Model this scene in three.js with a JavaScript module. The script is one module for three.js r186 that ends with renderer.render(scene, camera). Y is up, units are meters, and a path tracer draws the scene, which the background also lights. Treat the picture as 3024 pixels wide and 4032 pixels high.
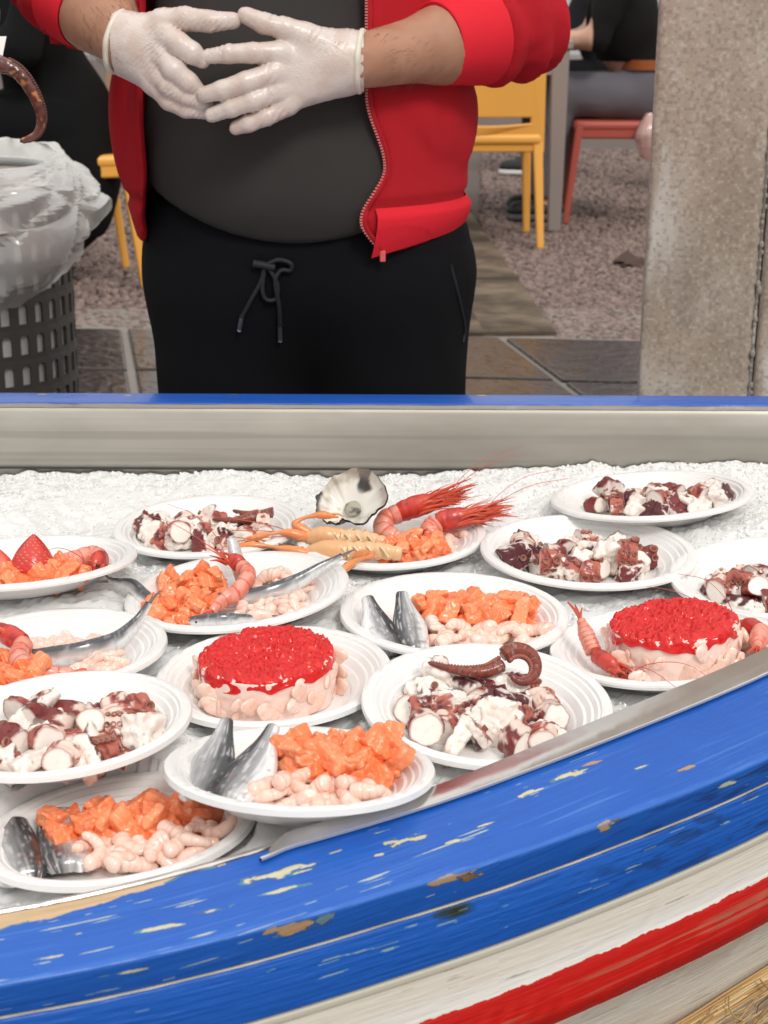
import * as THREE from 'three';
import { mergeGeometries, mergeVertices, toCreasedNormals } from 'three/addons/utils/BufferGeometryUtils.js';
import { RoundedBoxGeometry } from 'three/addons/geometries/RoundedBoxGeometry.js';

// ---------------------------------------------------------------- camera, sky, sun, exposure
const scene = new THREE.Scene();
const renderer = new THREE.WebGLRenderer({ antialias: true });
renderer.toneMapping = THREE.LinearToneMapping;
renderer.toneMappingExposure = 1.0;
renderer.shadowMap.enabled = true;
renderer.setSize(768, 1024);

const camera = new THREE.PerspectiveCamera(38.0, 0.75, 0.05, 120);
camera.position.set(0, 1.1, 0);
camera.rotation.set(THREE.MathUtils.degToRad(-18.5), 0, 0);
camera.focus = 1.45;
camera.userData.fStop = 13;
scene.add(camera);

{ // an even overcast sky, somewhat brighter overhead
  const w = 64, h = 32, d = new Float32Array(w * h * 4);
  for (let j = 0; j < h; j++) for (let i = 0; i < w; i++) {
    const el = ((j + 0.5) / h - 0.5) * Math.PI, s = Math.max(0, Math.sin(el));
    const L = 0.44 + 0.88 * s, k = (j * w + i) * 4;
    d[k] = L * 1.0; d[k + 1] = L * 0.975; d[k + 2] = L * 0.945; d[k + 3] = 1;
  }
  const sky = new THREE.DataTexture(d, w, h, THREE.RGBAFormat, THREE.FloatType);
  sky.mapping = THREE.EquirectangularReflectionMapping; sky.magFilter = THREE.LinearFilter; sky.needsUpdate = true;
  scene.background = sky; scene.environment = sky;
}
const sun = new THREE.DirectionalLight(new THREE.Color(1, 0.95, 0.88), 1.5);
sun.position.set(1.5, 4.2, 2.0); sun.target.position.set(0, 0.5, -1.4);
sun.castShadow = true; sun.shadow.radius = 28; sun.shadow.mapSize.set(2048, 2048);
Object.assign(sun.shadow.camera, { left: -6, right: 6, top: 6, bottom: -10, near: 0.1, far: 30 });
scene.add(sun, sun.target);

// ---------------------------------------------------------------- helpers
const V = (x, y, z) => new THREE.Vector3(x, y, z);
const lerp = (a, b, t) => a + (b - a) * t, clamp = (x, a = 0, b = 1) => Math.min(b, Math.max(a, x));
const sstep = (a, b, x) => { const t = clamp((x - a) / (b - a)); return t * t * (3 - 2 * t); };
function rng(seed) { let a = seed >>> 0; return () => { a = (a + 0x6D2B79F5) >>> 0; let t = a; t = Math.imul(t ^ (t >>> 15), t | 1); t ^= t + Math.imul(t ^ (t >>> 7), t | 61); return ((t ^ (t >>> 14)) >>> 0) / 4294967296; }; }
const h3 = (x, y, z) => { let n = Math.imul(x, 374761393) ^ Math.imul(y, 668265263) ^ Math.imul(z, 2147483647 - 1013904223); n = Math.imul(n ^ (n >>> 13), 1274126177); return ((n ^ (n >>> 16)) >>> 0) / 4294967296; };
function vn(x, y, z = 0) { // value noise 0..1
  const xi = Math.floor(x), yi = Math.floor(y), zi = Math.floor(z); let u = x - xi, v = y - yi, w = z - zi;
  u = u * u * (3 - 2 * u); v = v * v * (3 - 2 * v); w = w * w * (3 - 2 * w);
  const L = (a, b, t) => a + (b - a) * t;
  return L(L(L(h3(xi, yi, zi), h3(xi + 1, yi, zi), u), L(h3(xi, yi + 1, zi), h3(xi + 1, yi + 1, zi), u), v),
    L(L(h3(xi, yi, zi + 1), h3(xi + 1, yi, zi + 1), u), L(h3(xi, yi + 1, zi + 1), h3(xi + 1, yi + 1, zi + 1), u), v), w);
}
function fbm(x, y, z = 0, o = 4) { let s = 0, a = 0.5, n = 0; for (let i = 0; i < o; i++) { s += a * vn(x, y, z); n += a; a *= 0.5; x = x * 2.03 + 7.1; y = y * 2.03 + 3.7; z = z * 2.03 + 1.3; } return s / n; }
const names = {};
const numbered = (n) => { const k = names[n] = (names[n] ?? -1) + 1; return k ? n + '_' + String(k).padStart(3, '0') : n; };
function obj(name, geo, mat, parent) {
  const m = new THREE.Mesh(Array.isArray(geo) ? mergeGeometries(geo.map((g) => plain(g)), false) : geo, mat);
  m.castShadow = m.receiveShadow = true;
  if (parent) { m.name = name; parent.add(m); } else { m.name = numbered(name); scene.add(m); }
  return m;
}
function plain(g) { let q = g.index ? g.toNonIndexed() : g.clone(); for (const k of Object.keys(q.attributes)) if (!['position', 'normal', 'uv', 'color'].includes(k)) q.deleteAttribute(k); return q; }
function tag(o, label, category, group, kind) { if (label) o.userData.label = label; if (category) o.userData.category = category; if (group) o.userData.group = group; if (kind) o.userData.kind = kind; return o; }
function thing(name, label, category, pos = [0, 0, 0], group) {
  const g = new THREE.Group(); g.name = numbered(name); g.position.set(...pos); scene.add(g);
  return tag(g, label, category, group);
}
const structure = (o) => { o.userData.kind = 'structure'; return o; };
function copyOf(o, label, group) { const c = o.clone(); c.name = numbered(o.name.replace(/_\d{3}$/, '')); c.userData = { ...o.userData }; if (label) c.userData.label = label; if (group) c.userData.group = group; scene.add(c); return c; }
// textures
function tex(w, h, fn, srgb = true, rep = [1, 1]) { // fn(u, v) -> [r, g, b] 0..1 (sRGB values when srgb)
  const d = new Uint8Array(w * h * 4);
  for (let j = 0; j < h; j++) for (let i = 0; i < w; i++) {
    const c = fn((i + 0.5) / w, (j + 0.5) / h), k = (j * w + i) * 4;
    if (typeof c === 'number') d[k] = d[k + 1] = d[k + 2] = clamp(c) * 255; else { d[k] = clamp(c[0]) * 255; d[k + 1] = clamp(c[1]) * 255; d[k + 2] = clamp(c[2]) * 255; }
    d[k + 3] = 255;
  }
  const t = new THREE.DataTexture(d, w, h); t.magFilter = THREE.LinearFilter; t.minFilter = THREE.LinearMipmapLinearFilter; t.generateMipmaps = true;
  t.wrapS = t.wrapT = THREE.RepeatWrapping; t.repeat.set(...rep); if (srgb) t.colorSpace = THREE.SRGBColorSpace; t.needsUpdate = true;
  return t;
}
const mixc = (a, b, t) => [lerp(a[0], b[0], t), lerp(a[1], b[1], t), lerp(a[2], b[2], t)];
const noiseBump = tex(512, 512, (u, v) => { const a = u * Math.PI * 2, b = v * Math.PI * 2; return fbm(3 + 6 * Math.cos(a), 3 + 6 * Math.sin(a) + 5 * Math.cos(b), 9 * Math.sin(b), 5); }, false);
const grainBump = tex(256, 256, (u, v) => h3(Math.floor(u * 256), Math.floor(v * 256), 7) * 0.5 + 0.5 * h3(Math.floor(u * 128), Math.floor(v * 128), 9), false);
const std = (r, g, b, rough = 0.6, extra = {}) => new THREE.MeshPhysicalMaterial({ color: new THREE.Color().setRGB(r, g, b), roughness: rough, ...extra });
const vmat = (rough, extra = {}) => new THREE.MeshPhysicalMaterial({ vertexColors: true, roughness: rough, ...extra });
// planar/box uv in metres
function boxUV(g, s = 1) {
  const p = g.attributes.position, n = g.attributes.normal, uv = new Float32Array(p.count * 2);
  for (let i = 0; i < p.count; i++) { const ax = Math.abs(n.getX(i)), ay = Math.abs(n.getY(i)), az = Math.abs(n.getZ(i));
    if (ay >= ax && ay >= az) { uv[2 * i] = p.getX(i) * s; uv[2 * i + 1] = p.getZ(i) * s; } else if (ax >= az) { uv[2 * i] = p.getZ(i) * s; uv[2 * i + 1] = p.getY(i) * s; } else { uv[2 * i] = p.getX(i) * s; uv[2 * i + 1] = p.getY(i) * s; } }
  g.setAttribute('uv', new THREE.BufferAttribute(uv, 2)); return g;
}
function planarUV(g, s = 1, a = 0, b = 1) { const p = g.attributes.position, uv = new Float32Array(p.count * 2); for (let i = 0; i < p.count; i++) { uv[2 * i] = p.getComponent(i, a) * s; uv[2 * i + 1] = p.getComponent(i, b) * s; } g.setAttribute('uv', new THREE.BufferAttribute(uv, 2)); return g; }
function colorize(g, fn) { const p = g.attributes.position, n = g.attributes.normal, c = new Float32Array(p.count * 3); const a = V(), b = V(); for (let i = 0; i < p.count; i++) { a.fromBufferAttribute(p, i); if (n) b.fromBufferAttribute(n, i); const q = fn(a, b, i); c[3 * i] = q[0]; c[3 * i + 1] = q[1]; c[3 * i + 2] = q[2]; } g.setAttribute('color', new THREE.BufferAttribute(c, 3)); return g; }
function displace(g, fn) { const p = g.attributes.position, a = V(); for (let i = 0; i < p.count; i++) { a.fromBufferAttribute(p, i); fn(a, i); p.setXYZ(i, a.x, a.y, a.z); } g.computeVertexNormals(); return g; }
function grid(nu, nv, fn, uvs = [1, 1], closedU = false) { // fn(u,v)->Vector3
  const pos = [], uv = [], idx = [];
  for (let j = 0; j <= nv; j++) for (let i = 0; i <= nu; i++) { const p = fn(i / nu, j / nv); pos.push(p.x, p.y, p.z); uv.push(i / nu * uvs[0], j / nv * uvs[1]); }
  for (let j = 0; j < nv; j++) for (let i = 0; i < nu; i++) { const a = j * (nu + 1) + i, b = a + 1, c = a + nu + 1, d = c + 1; idx.push(a, b, d, a, d, c); }
  const g = new THREE.BufferGeometry(); g.setAttribute('position', new THREE.Float32BufferAttribute(pos, 3)); g.setAttribute('uv', new THREE.Float32BufferAttribute(uv, 2)); g.setIndex(idx); g.computeVertexNormals();
  return g;
}
// a tube of varying radius along points; rad(t), flat(t) gives width/height ratio; capped by pinching
function limb(pts, rad, { n = 24, m = 10, flat = () => 1, up = V(0, 1, 0), warp = null, tension = 0.5 } = {}) {
  const c = new THREE.CatmullRomCurve3(pts, false, 'catmullrom', tension), pos = [], uv = [], idx = [];
  const q = V(), T = V(), N = V(), B = V(); let prev = up.clone();
  for (let i = 0; i <= n; i++) {
    const t = i / n; c.getPoint(t, q); c.getTangent(t, T);
    N.copy(prev).addScaledVector(T, -prev.dot(T)).normalize(); prev.copy(N); B.crossVectors(T, N);
    const r = rad(t), f = flat(t);
    for (let k = 0; k <= m; k++) { const a = k / m * Math.PI * 2; let rr = r; if (warp) rr *= warp(t, a);
      pos.push(q.x + (N.x * Math.cos(a) + B.x * Math.sin(a) * f) * rr, q.y + (N.y * Math.cos(a) + B.y * Math.sin(a) * f) * rr, q.z + (N.z * Math.cos(a) + B.z * Math.sin(a) * f) * rr); uv.push(t, k / m); }
  }
  for (let i = 0; i < n; i++) for (let k = 0; k < m; k++) { const a = i * (m + 1) + k, b = a + 1, d = a + m + 1, e = d + 1; idx.push(a, d, b, b, d, e); }
  for (const [i, flip] of [[0, false], [n, true]]) { c.getPoint(i / n, q); const o = pos.length / 3; pos.push(q.x, q.y, q.z); uv.push(i / n, 0.5); for (let k = 0; k < m; k++) { const a = i * (m + 1) + k; if (flip) idx.push(o, a, a + 1); else idx.push(o, a + 1, a); } }
  for (let i = 0; i < idx.length; i += 3) { const t = idx[i + 1]; idx[i + 1] = idx[i + 2]; idx[i + 2] = t; }
  const g = new THREE.BufferGeometry(); g.setAttribute('position', new THREE.Float32BufferAttribute(pos, 3)); g.setAttribute('uv', new THREE.Float32BufferAttribute(uv, 2)); g.setIndex(idx); g.computeVertexNormals(); return g;
}
// weld a sphere-like geometry, so displacement leaves no cracks
function ico(r, detail) { const g = new THREE.IcosahedronGeometry(r, detail); g.deleteAttribute('uv'); g.deleteAttribute('normal'); const w = mergeVertices(g, 1e-5); w.computeVertexNormals(); return w; }
// naive surface nets of a signed distance f(x,y,z)
function nets(f, lo, hi, cell) {
  const N = [0, 1, 2].map((k) => Math.max(2, Math.ceil((hi[k] - lo[k]) / cell) + 1)), [nx, ny, nz] = N, F = new Float32Array(nx * ny * nz);
  for (let k = 0, p = 0; k < nz; k++) for (let j = 0; j < ny; j++) for (let i = 0; i < nx; i++) F[p++] = f(lo[0] + i * cell, lo[1] + j * cell, lo[2] + k * cell);
  const id = new Int32Array(nx * ny * nz).fill(-1), pos = [], idx = [], at = (i, j, k) => i + nx * (j + ny * k);
  for (let k = 0; k < nz - 1; k++) for (let j = 0; j < ny - 1; j++) for (let i = 0; i < nx - 1; i++) {
    let m = 0; for (let c = 0; c < 8; c++) if (F[at(i + (c & 1), j + (c >> 1 & 1), k + (c >> 2))] < 0) m |= 1 << c;
    if (m === 0 || m === 255) continue;
    let x = 0, y = 0, z = 0, n = 0;
    for (let a = 0; a < 8; a++) for (const s of [1, 2, 4]) { if (a & s) continue; const b = a | s; if ((m >> a & 1) === (m >> b & 1)) continue;
      const fa = F[at(i + (a & 1), j + (a >> 1 & 1), k + (a >> 2))], fb = F[at(i + (b & 1), j + (b >> 1 & 1), k + (b >> 2))], t = fa / (fa - fb);
      x += (a & 1) + (s === 1 ? t : 0); y += (a >> 1 & 1) + (s === 2 ? t : 0); z += (a >> 2) + (s === 4 ? t : 0); n++; }
    id[at(i, j, k)] = pos.length / 3; pos.push(lo[0] + (i + x / n) * cell, lo[1] + (j + y / n) * cell, lo[2] + (k + z / n) * cell);
  }
  const quad = (a, b, c, d, flip) => { if (a < 0 || b < 0 || c < 0 || d < 0) return; if (flip) idx.push(a, c, b, a, d, c); else idx.push(a, b, c, a, c, d); };
  for (let k = 1; k < nz - 1; k++) for (let j = 1; j < ny - 1; j++) for (let i = 1; i < nx - 1; i++) {
    const s = F[at(i, j, k)] < 0;
    if (s !== F[at(i + 1, j, k)] < 0) quad(id[at(i, j - 1, k - 1)], id[at(i, j, k - 1)], id[at(i, j, k)], id[at(i, j - 1, k)], !s);
    if (s !== F[at(i, j + 1, k)] < 0) quad(id[at(i - 1, j, k - 1)], id[at(i - 1, j, k)], id[at(i, j, k)], id[at(i, j, k - 1)], !s);
    if (s !== F[at(i, j, k + 1)] < 0) quad(id[at(i - 1, j - 1, k)], id[at(i, j - 1, k)], id[at(i, j, k)], id[at(i - 1, j, k)], !s);
  }
  const g = new THREE.BufferGeometry(); g.setAttribute('position', new THREE.Float32BufferAttribute(pos, 3)); g.setIndex(idx); g.computeVertexNormals();
  return g;
}
// distance pieces
const smin = (a, b, k) => { const h = Math.max(k - Math.abs(a - b), 0) / k; return Math.min(a, b) - h * h * k * 0.25; };
const smax = (a, b, k) => -smin(-a, -b, k);
function cap(ax, ay, az, bx, by, bz, ra, rb) { // tapered capsule
  const dx = bx - ax, dy = by - ay, dz = bz - az, l2 = dx * dx + dy * dy + dz * dz || 1e-9;
  return (x, y, z) => { const px = x - ax, py = y - ay, pz = z - az, t = clamp((px * dx + py * dy + pz * dz) / l2); const ex = px - dx * t, ey = py - dy * t, ez = pz - dz * t; return Math.sqrt(ex * ex + ey * ey + ez * ez) - (ra + (rb - ra) * t); };
}
const chain = (pts, k = 0.01) => { const fs = []; for (let i = 0; i + 1 < pts.length; i++) { const a = pts[i], b = pts[i + 1]; fs.push(cap(a[0], a[1], a[2], b[0], b[1], b[2], a[3], b[3])); } return (x, y, z) => { let d = fs[0](x, y, z); for (let i = 1; i < fs.length; i++) d = smin(d, fs[i](x, y, z), k); return d; }; };
const ell = (cx, cy, cz, rx, ry, rz) => (x, y, z) => { const px = (x - cx) / rx, py = (y - cy) / ry, pz = (z - cz) / rz, k0 = Math.sqrt(px * px + py * py + pz * pz), qx = px / rx, qy = py / ry, qz = pz / rz, k1 = Math.sqrt(qx * qx + qy * qy + qz * qz); return k1 < 1e-9 ? -Math.min(rx, ry, rz) : k0 * (k0 - 1) / k1; };
const flip = (g) => { const i = g.index.array; for (let k = 0; k < i.length; k += 3) { const t = i[k]; i[k] = i[k + 1]; i[k + 1] = t; } g.computeVertexNormals(); return g; };
// ---------------------------------------------------------------- ground: lower paving round the stall, a terrace behind it
const TY = 0.2; // level of the terrace where the tables stand
{ const stoneTex = tex(512, 512, (u, v) => { const a = fbm(u * 9, v * 9, 2, 5), b = fbm(u * 60, v * 60, 3, 3); return mixc([0.24, 0.2, 0.19], [0.42, 0.38, 0.36], clamp(0.7 * a + 0.5 * b - 0.1)); });
  const wetRough = tex(256, 256, (u, v) => 0.35 + 0.5 * fbm(u * 22, v * 22, 6, 4), false), riven = tex(512, 512, (u, v) => 0.5 * fbm(u * 14, v * 14, 9, 5) + 0.5 * fbm(u * 46, v * 46, 5, 4), false);
  const slabMat = [0.75, 0.95, 1.1].map((k) => std(0.3 * k, 0.24 * k, 0.22 * k, 0.5, { map: stoneTex, bumpMap: riven, bumpScale: 0.016, roughnessMap: wetRough, clearcoat: 0.35, clearcoatRoughness: 0.18 }));
  const base = structure(obj('ground', boxUV(new THREE.PlaneGeometry(90, 90).rotateX(-Math.PI / 2)), std(0.17, 0.15, 0.14, 0.9, { bumpMap: noiseBump, bumpScale: 0.01 })));
  // low terrace body with its step towards the stall
  const ter = structure(obj('terrace', boxUV(new THREE.BoxGeometry(24, 0.18, 30).translate(0, 0.09, -18.2)), std(0.11, 0.085, 0.075, 0.95, { bumpMap: noiseBump, bumpScale: 0.012 })));
  const pav = thing('stone_pavement'); pav.userData = { kind: 'structure' };
  const R = rng(3), skew = (g) => displace(g, (p) => { const x = p.x, z = p.z; p.x = x + 0.2 * z; p.z = z + 0.11 * x; }), W = 1.12, D = 0.54;
  const sg = [0, 1, 2].map((k) => boxUV(skew(displace(new RoundedBoxGeometry(W - 0.022, 0.05, D - 0.018, 3, 0.008), (p) => { p.x += 0.006 * (vn(p.z * 9 + k * 5, 2) - 0.5); p.z += 0.006 * (vn(p.x * 9 + k * 5, 7) - 0.5); })), 1));
  for (let i = -3; i < 4; i++) for (let j = 0; j < 2; j++) { const s = obj('slab', sg[(i + j + 9) % 3], slabMat[(i * 5 + j * 3 + 30) % 3], pav), u = (i + 0.5) * W, v = (j + 0.5) * D; s.position.set(0.344 + u + 0.2 * v, 0.183 + 0.004 * R(), -4.27 + v + 0.11 * u); }
  obj('mortar', boxUV(new THREE.BoxGeometry(9, 0.02, 1.6).translate(0, 0.19, -3.95)), std(0.24, 0.22, 0.2, 0.9), pav);
  const lowg = boxUV(new RoundedBoxGeometry(0.98, 0.04, 0.78, 2, 0.008), 1);
  for (let i = -4; i < 5; i++) for (let j = 0; j < 5; j++) { const s = obj('slab', lowg, slabMat[(i * 7 + j * 5 + 70) % 3], pav); s.position.set(i + 0.3 * (j % 2), 0.004, -2.72 + j * 0.8); }
  // tan stone strip running back through the gravel
  const tan = std(0.4, 0.35, 0.3, 0.85, { map: tex(256, 256, (u, v) => mixc([0.42, 0.38, 0.33], [0.72, 0.67, 0.6], sstep(0.25, 0.75, fbm(u * 9, v * 9, 2, 5)))), bumpMap: noiseBump, bumpScale: 0.006 });
  const path = thing('stone_path'); path.userData = { kind: 'structure' };
  for (let k = 0; k < 4; k++) { const s = obj('slab', boxUV(new RoundedBoxGeometry(0.44, 0.05, 0.92, 2, 0.015)), tan, path); s.position.set(0.275 - k * 0.033, 0.19 + 0.003 * k, -4.78 - k * 0.94); s.rotation.y = 0.04 + 0.02 * Math.sin(k * 3); }
  { const s = obj('slab', boxUV(new RoundedBoxGeometry(0.5, 0.05, 0.7, 2, 0.02)), tan, path); s.position.set(-1.32, 0.187, -4.55); s.rotation.y = 0.3; }
  // gravel
  const peb = displace(ico(0.012, 1), (p) => p.multiplyScalar(0.75 + 0.5 * vn(p.x * 200 + 3, p.y * 200, p.z * 200))); const N = 34000, gm = std(1, 1, 1, 0.8), inst = new THREE.InstancedMesh(peb, gm, N), m4 = new THREE.Matrix4(), q = new THREE.Quaternion(), e = new THREE.Euler(), c = new THREE.Color(); let n = 0;
  for (let t = 0; t < 140000 && n < N; t++) { const z = -4.25 - 6.5 * Math.pow(R(), 1.5), left = R() < 0.4, x = left ? lerp(-1.75, -0.75, R()) * (-z / 5) : lerp(0.36, 1.35, R()) * (-z / 5.6); if (!left && x < 0.51 - (-z - 4.3) * 0.038 && x > 0.02) continue; if (z > -4.36 + 0.11 * x) continue; if (Math.hypot(x + 1.32, (z + 4.55) * 0.8) < 0.3) continue;
    const s = 0.5 + 0.75 * R(); e.set(R() * 6, R() * 6, R() * 6); m4.compose(V(x, 0.18 + 0.006 + 0.008 * R(), z), q.setFromEuler(e), V(s * 1.25, s * 0.8, s)); inst.setMatrixAt(n, m4); const k = 0.6 + 0.75 * R(); inst.setColorAt(n, c.setRGB(0.205 * k, 0.15 * k, 0.132 * k)); n++; }
  inst.count = n; inst.name = 'gravel'; inst.receiveShadow = inst.castShadow = true; tag(inst, 'loose brownish grey gravel between the paving and the tables', 'gravel', null, 'stuff'); scene.add(inst);
}
// concrete pillar
{ const col = tex(1024, 1024, (u, v) => { const a = fbm(u * 9, v * 9, 2, 5), fine = fbm(u * 240, v * 240, 4, 3), st = fbm(u * 26, v * 5, 7, 4); let c = mixc([0.68, 0.65, 0.61], [0.8, 0.765, 0.72], sstep(0.3, 0.7, a)); c = mixc(c, [0.64, 0.55, 0.47], 0.45 * sstep(0.45, 0.7, fbm(u * 7 + 9, v * 6, 1, 4))); c = mixc(c, [0.88, 0.87, 0.85], 0.85 * sstep(0.44, 0.6, fbm(u * 22 + 2, v * 5, 3, 4)) * sstep(0.5, 0.42, u) + 0.25 * sstep(0.55, 0.7, st)); c = mixc(c, [0.42, 0.41, 0.4], 0.7 * sstep(0.44, 0.62, fbm(u * 11 + 3, v * 9 + 8, 5, 5)) * sstep(0.45, 0.52, u) * sstep(0.64, 0.5, v)); c = mixc(c, [0.5, 0.46, 0.42], 0.35 * sstep(0.58, 0.7, fine)); c = mixc(c, [0.9, 0.88, 0.85], 0.35 * sstep(0.38, 0.28, fine)); return c; });
  col.repeat.set(0.8, 0.8); col.offset.set(0.5, 0);
  const pit = tex(512, 512, (u, v) => 0.5 * fbm(u * 30, v * 30, 2, 4) + 0.5 * fbm(u * 90, v * 90, 2, 3) - 0.6 * sstep(0.7, 0.76, fbm(u * 60, v * 60, 8, 2)), false); pit.repeat.set(3, 3);
  const m = std(1, 1, 1, 0.8, { map: col, bumpMap: pit, bumpScale: 0.0004 });
  const t = thing('concrete_pillar', 'weathered square concrete pillar standing right of the man', 'pillar', [0.615, 0, -2.64]); t.rotation.y = -0.24;
  const sh = (w0, w1, h, d) => { const g = new RoundedBoxGeometry(w0, h, d, 4, 0.012).translate(0, h / 2, 0); displace(g, (p) => { const f = lerp(1, w1 / w0, p.y / h); p.x *= f; p.z *= f; p.x += 0.0025 * (fbm(p.y * 9, p.z * 9, 1, 3) - 0.5); }); return boxUV(g, 1); };
  const shaft = obj('shaft', sh(0.19, 0.186, 2.7, 0.3), m, t); shaft.position.x = -0.048;
  const sh2 = obj('shaft', sh(0.3, 0.3, 2.7, 0.3), m, t); sh2.position.set(0.203, 0, 0.006);
  const cr = []; const R = rng(8); for (let i = 0; i < 90; i++) cr.push(displace(ico(0.0018 + 0.0035 * R() * R(), 2), (p) => { p.y *= 1.7; p.z *= 0.6; }).translate(0.05 + 0.005 * (R() - 0.5), 0.35 + (i + 0.8 * R()) * 0.016, 0.149)); tag(obj('mortar_joint', cr.map((g) => planarUV(g)), std(0.36, 0.33, 0.29, 0.9), t), null, null, null, 'stuff');
}
// ---------------------------------------------------------------- the boat that serves as the stall
const RIDGE = new THREE.CatmullRomCurve3([[-1.15, -0.66], [-0.8, -0.655], [-0.5, -0.68], [-0.226, -0.742], [-0.108, -0.784], [0.015, -0.844], [0.118, -0.902], [0.295, -1.023], [0.46, -1.17], [0.62, -1.38], [0.73, -1.62], [0.775, -1.84]].map((p) => V(p[0], 0, p[1])), false, 'centripetal');
const RN = 260, rail = [];
{ RIDGE.arcLengthDivisions = 800; const L = RIDGE.getLength();
  for (let i = 0; i <= RN; i++) { const p = RIDGE.getPointAt(i / RN), t = RIDGE.getTangentAt(i / RN); rail.push({ p, n: V(-t.z, 0, t.x), t, s: i / RN * L }); }
  let best = rail[0]; for (const r of rail) if (Math.abs(r.p.x + 0.226) < Math.abs(best.p.x + 0.226)) best = r; const s0 = best.s; for (const r of rail) r.s -= s0; }
const railW = (s) => lerp(0.064, 0.1, sstep(-0.05, 0.62, s));   // width of the rail's top
function alongRail(profile, i0 = 0, i1 = RN) { // profile(s) -> list of [outward, y]; uv in metres: u along, v down the profile
  const pos = [], uv = [], idx = []; let m = 0;
  for (let i = i0; i <= i1; i++) { const r = rail[i], pr = profile(r.s, r); m = pr.length; let v = 0;
    pr.forEach(([o, y], k) => { if (k) v += Math.hypot(o - pr[k - 1][0], y - pr[k - 1][1]); pos.push(r.p.x + r.n.x * o, y, r.p.z + r.n.z * o); uv.push(r.s, v); }); }
  for (let i = 0; i < i1 - i0; i++) for (let k = 0; k < m - 1; k++) { const a = i * m + k, b = a + 1, c = a + m, d = c + 1; idx.push(a, b, c, b, d, c); }
  const g = new THREE.BufferGeometry(); g.setAttribute('position', new THREE.Float32BufferAttribute(pos, 3)); g.setAttribute('uv', new THREE.Float32BufferAttribute(uv, 2)); g.setIndex(idx); g.computeVertexNormals();
  return toCreasedNormals(g, 0.7);
}
const crease = (pts, r = 0.0012) => { // soften the corners of a profile
  const out = [pts[0]]; for (let k = 1; k < pts.length - 1; k++) { const [a, b, c] = [pts[k - 1], pts[k], pts[k + 1]]; const la = Math.hypot(a[0] - b[0], a[1] - b[1]), lc = Math.hypot(c[0] - b[0], c[1] - b[1]); const ra = Math.min(r / la, 0.45), rc = Math.min(r / lc, 0.45);
    const g1 = Math.min(ra * 1.8, 0.49), g2 = Math.min(rc * 1.8, 0.49); out.push([lerp(b[0], a[0], g1), lerp(b[1], a[1], g1)]);
    const A = [lerp(b[0], a[0], ra), lerp(b[1], a[1], ra)], C = [lerp(b[0], c[0], rc), lerp(b[1], c[1], rc)]; for (const t of [0, 0.33, 0.67, 1]) out.push([lerp(lerp(A[0], b[0], t), lerp(b[0], C[0], t), t), lerp(lerp(A[1], b[1], t), lerp(b[1], C[1], t), t)]); out.push([lerp(b[0], c[0], g2), lerp(b[1], c[1], g2)]); }
  out.push(pts[pts.length - 1]); return out; };

// worn blue paint over cream undercoat and wood. v runs from the inner edge (0.02 of profile) over the top and down the side
const CHIPS = [ // s, q (0 inner edge .. 1 ridge .. 2 seam), length, width, colour, tilt
  [0.285, 0.42, 0.036, 0.009, 0], [0.262, 0.5, 0.016, 0.004, 0], [0.315, 0.62, 0.012, 0.003, 0], [0.1, 0.66, 0.03, 0.005, 0], [0.137, 0.6, 0.03, 0.006, 0], [0.19, 0.34, 0.048, 0.008, 0], [0.206, 0.42, 0.02, 0.003, 0], [0.187, 0.58, 0.042, 0.0035, 0],
  [0.235, 0.3, 0.025, 0.003, 0], [0.35, 0.55, 0.02, 0.003, 0], [0.4, 0.36, 0.024, 0.004, 0], [0.445, 0.33, 0.03, 0.006, 0], [0.47, 0.3, 0.018, 0.003, 1], [0.5, 0.55, 0.014, 0.002, 0], [0.18, 1.25, 0.045, 0.009, 1], [0.2, 1.22, 0.014, 0.008, 3], [0.3, 1.12, 0.03, 0.008, 1], [0.306, 1.2, 0.016, 0.005, 2],
  [0.425, 1.12, 0.016, 0.011, 1], [0.437, 1.05, 0.018, 0.005, 2], [0.53, 0.75, 0.02, 0.003, 1], [0.55, 1.3, 0.02, 0.004, 0], [0.05, 0.5, 0.012, 0.002, 0], [0.03, 0.75, 0.02, 0.002, 0], [-0.02, 1.5, 0.03, 0.003, 0], [0.07, 1.35, 0.03, 0.002, 0]];
const CREAM = [0.84, 0.81, 0.68], WOOD = [0.7, 0.57, 0.42], BROWN = [0.42, 0.32, 0.2], TEAL = [0.3, 0.5, 0.62];
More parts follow.
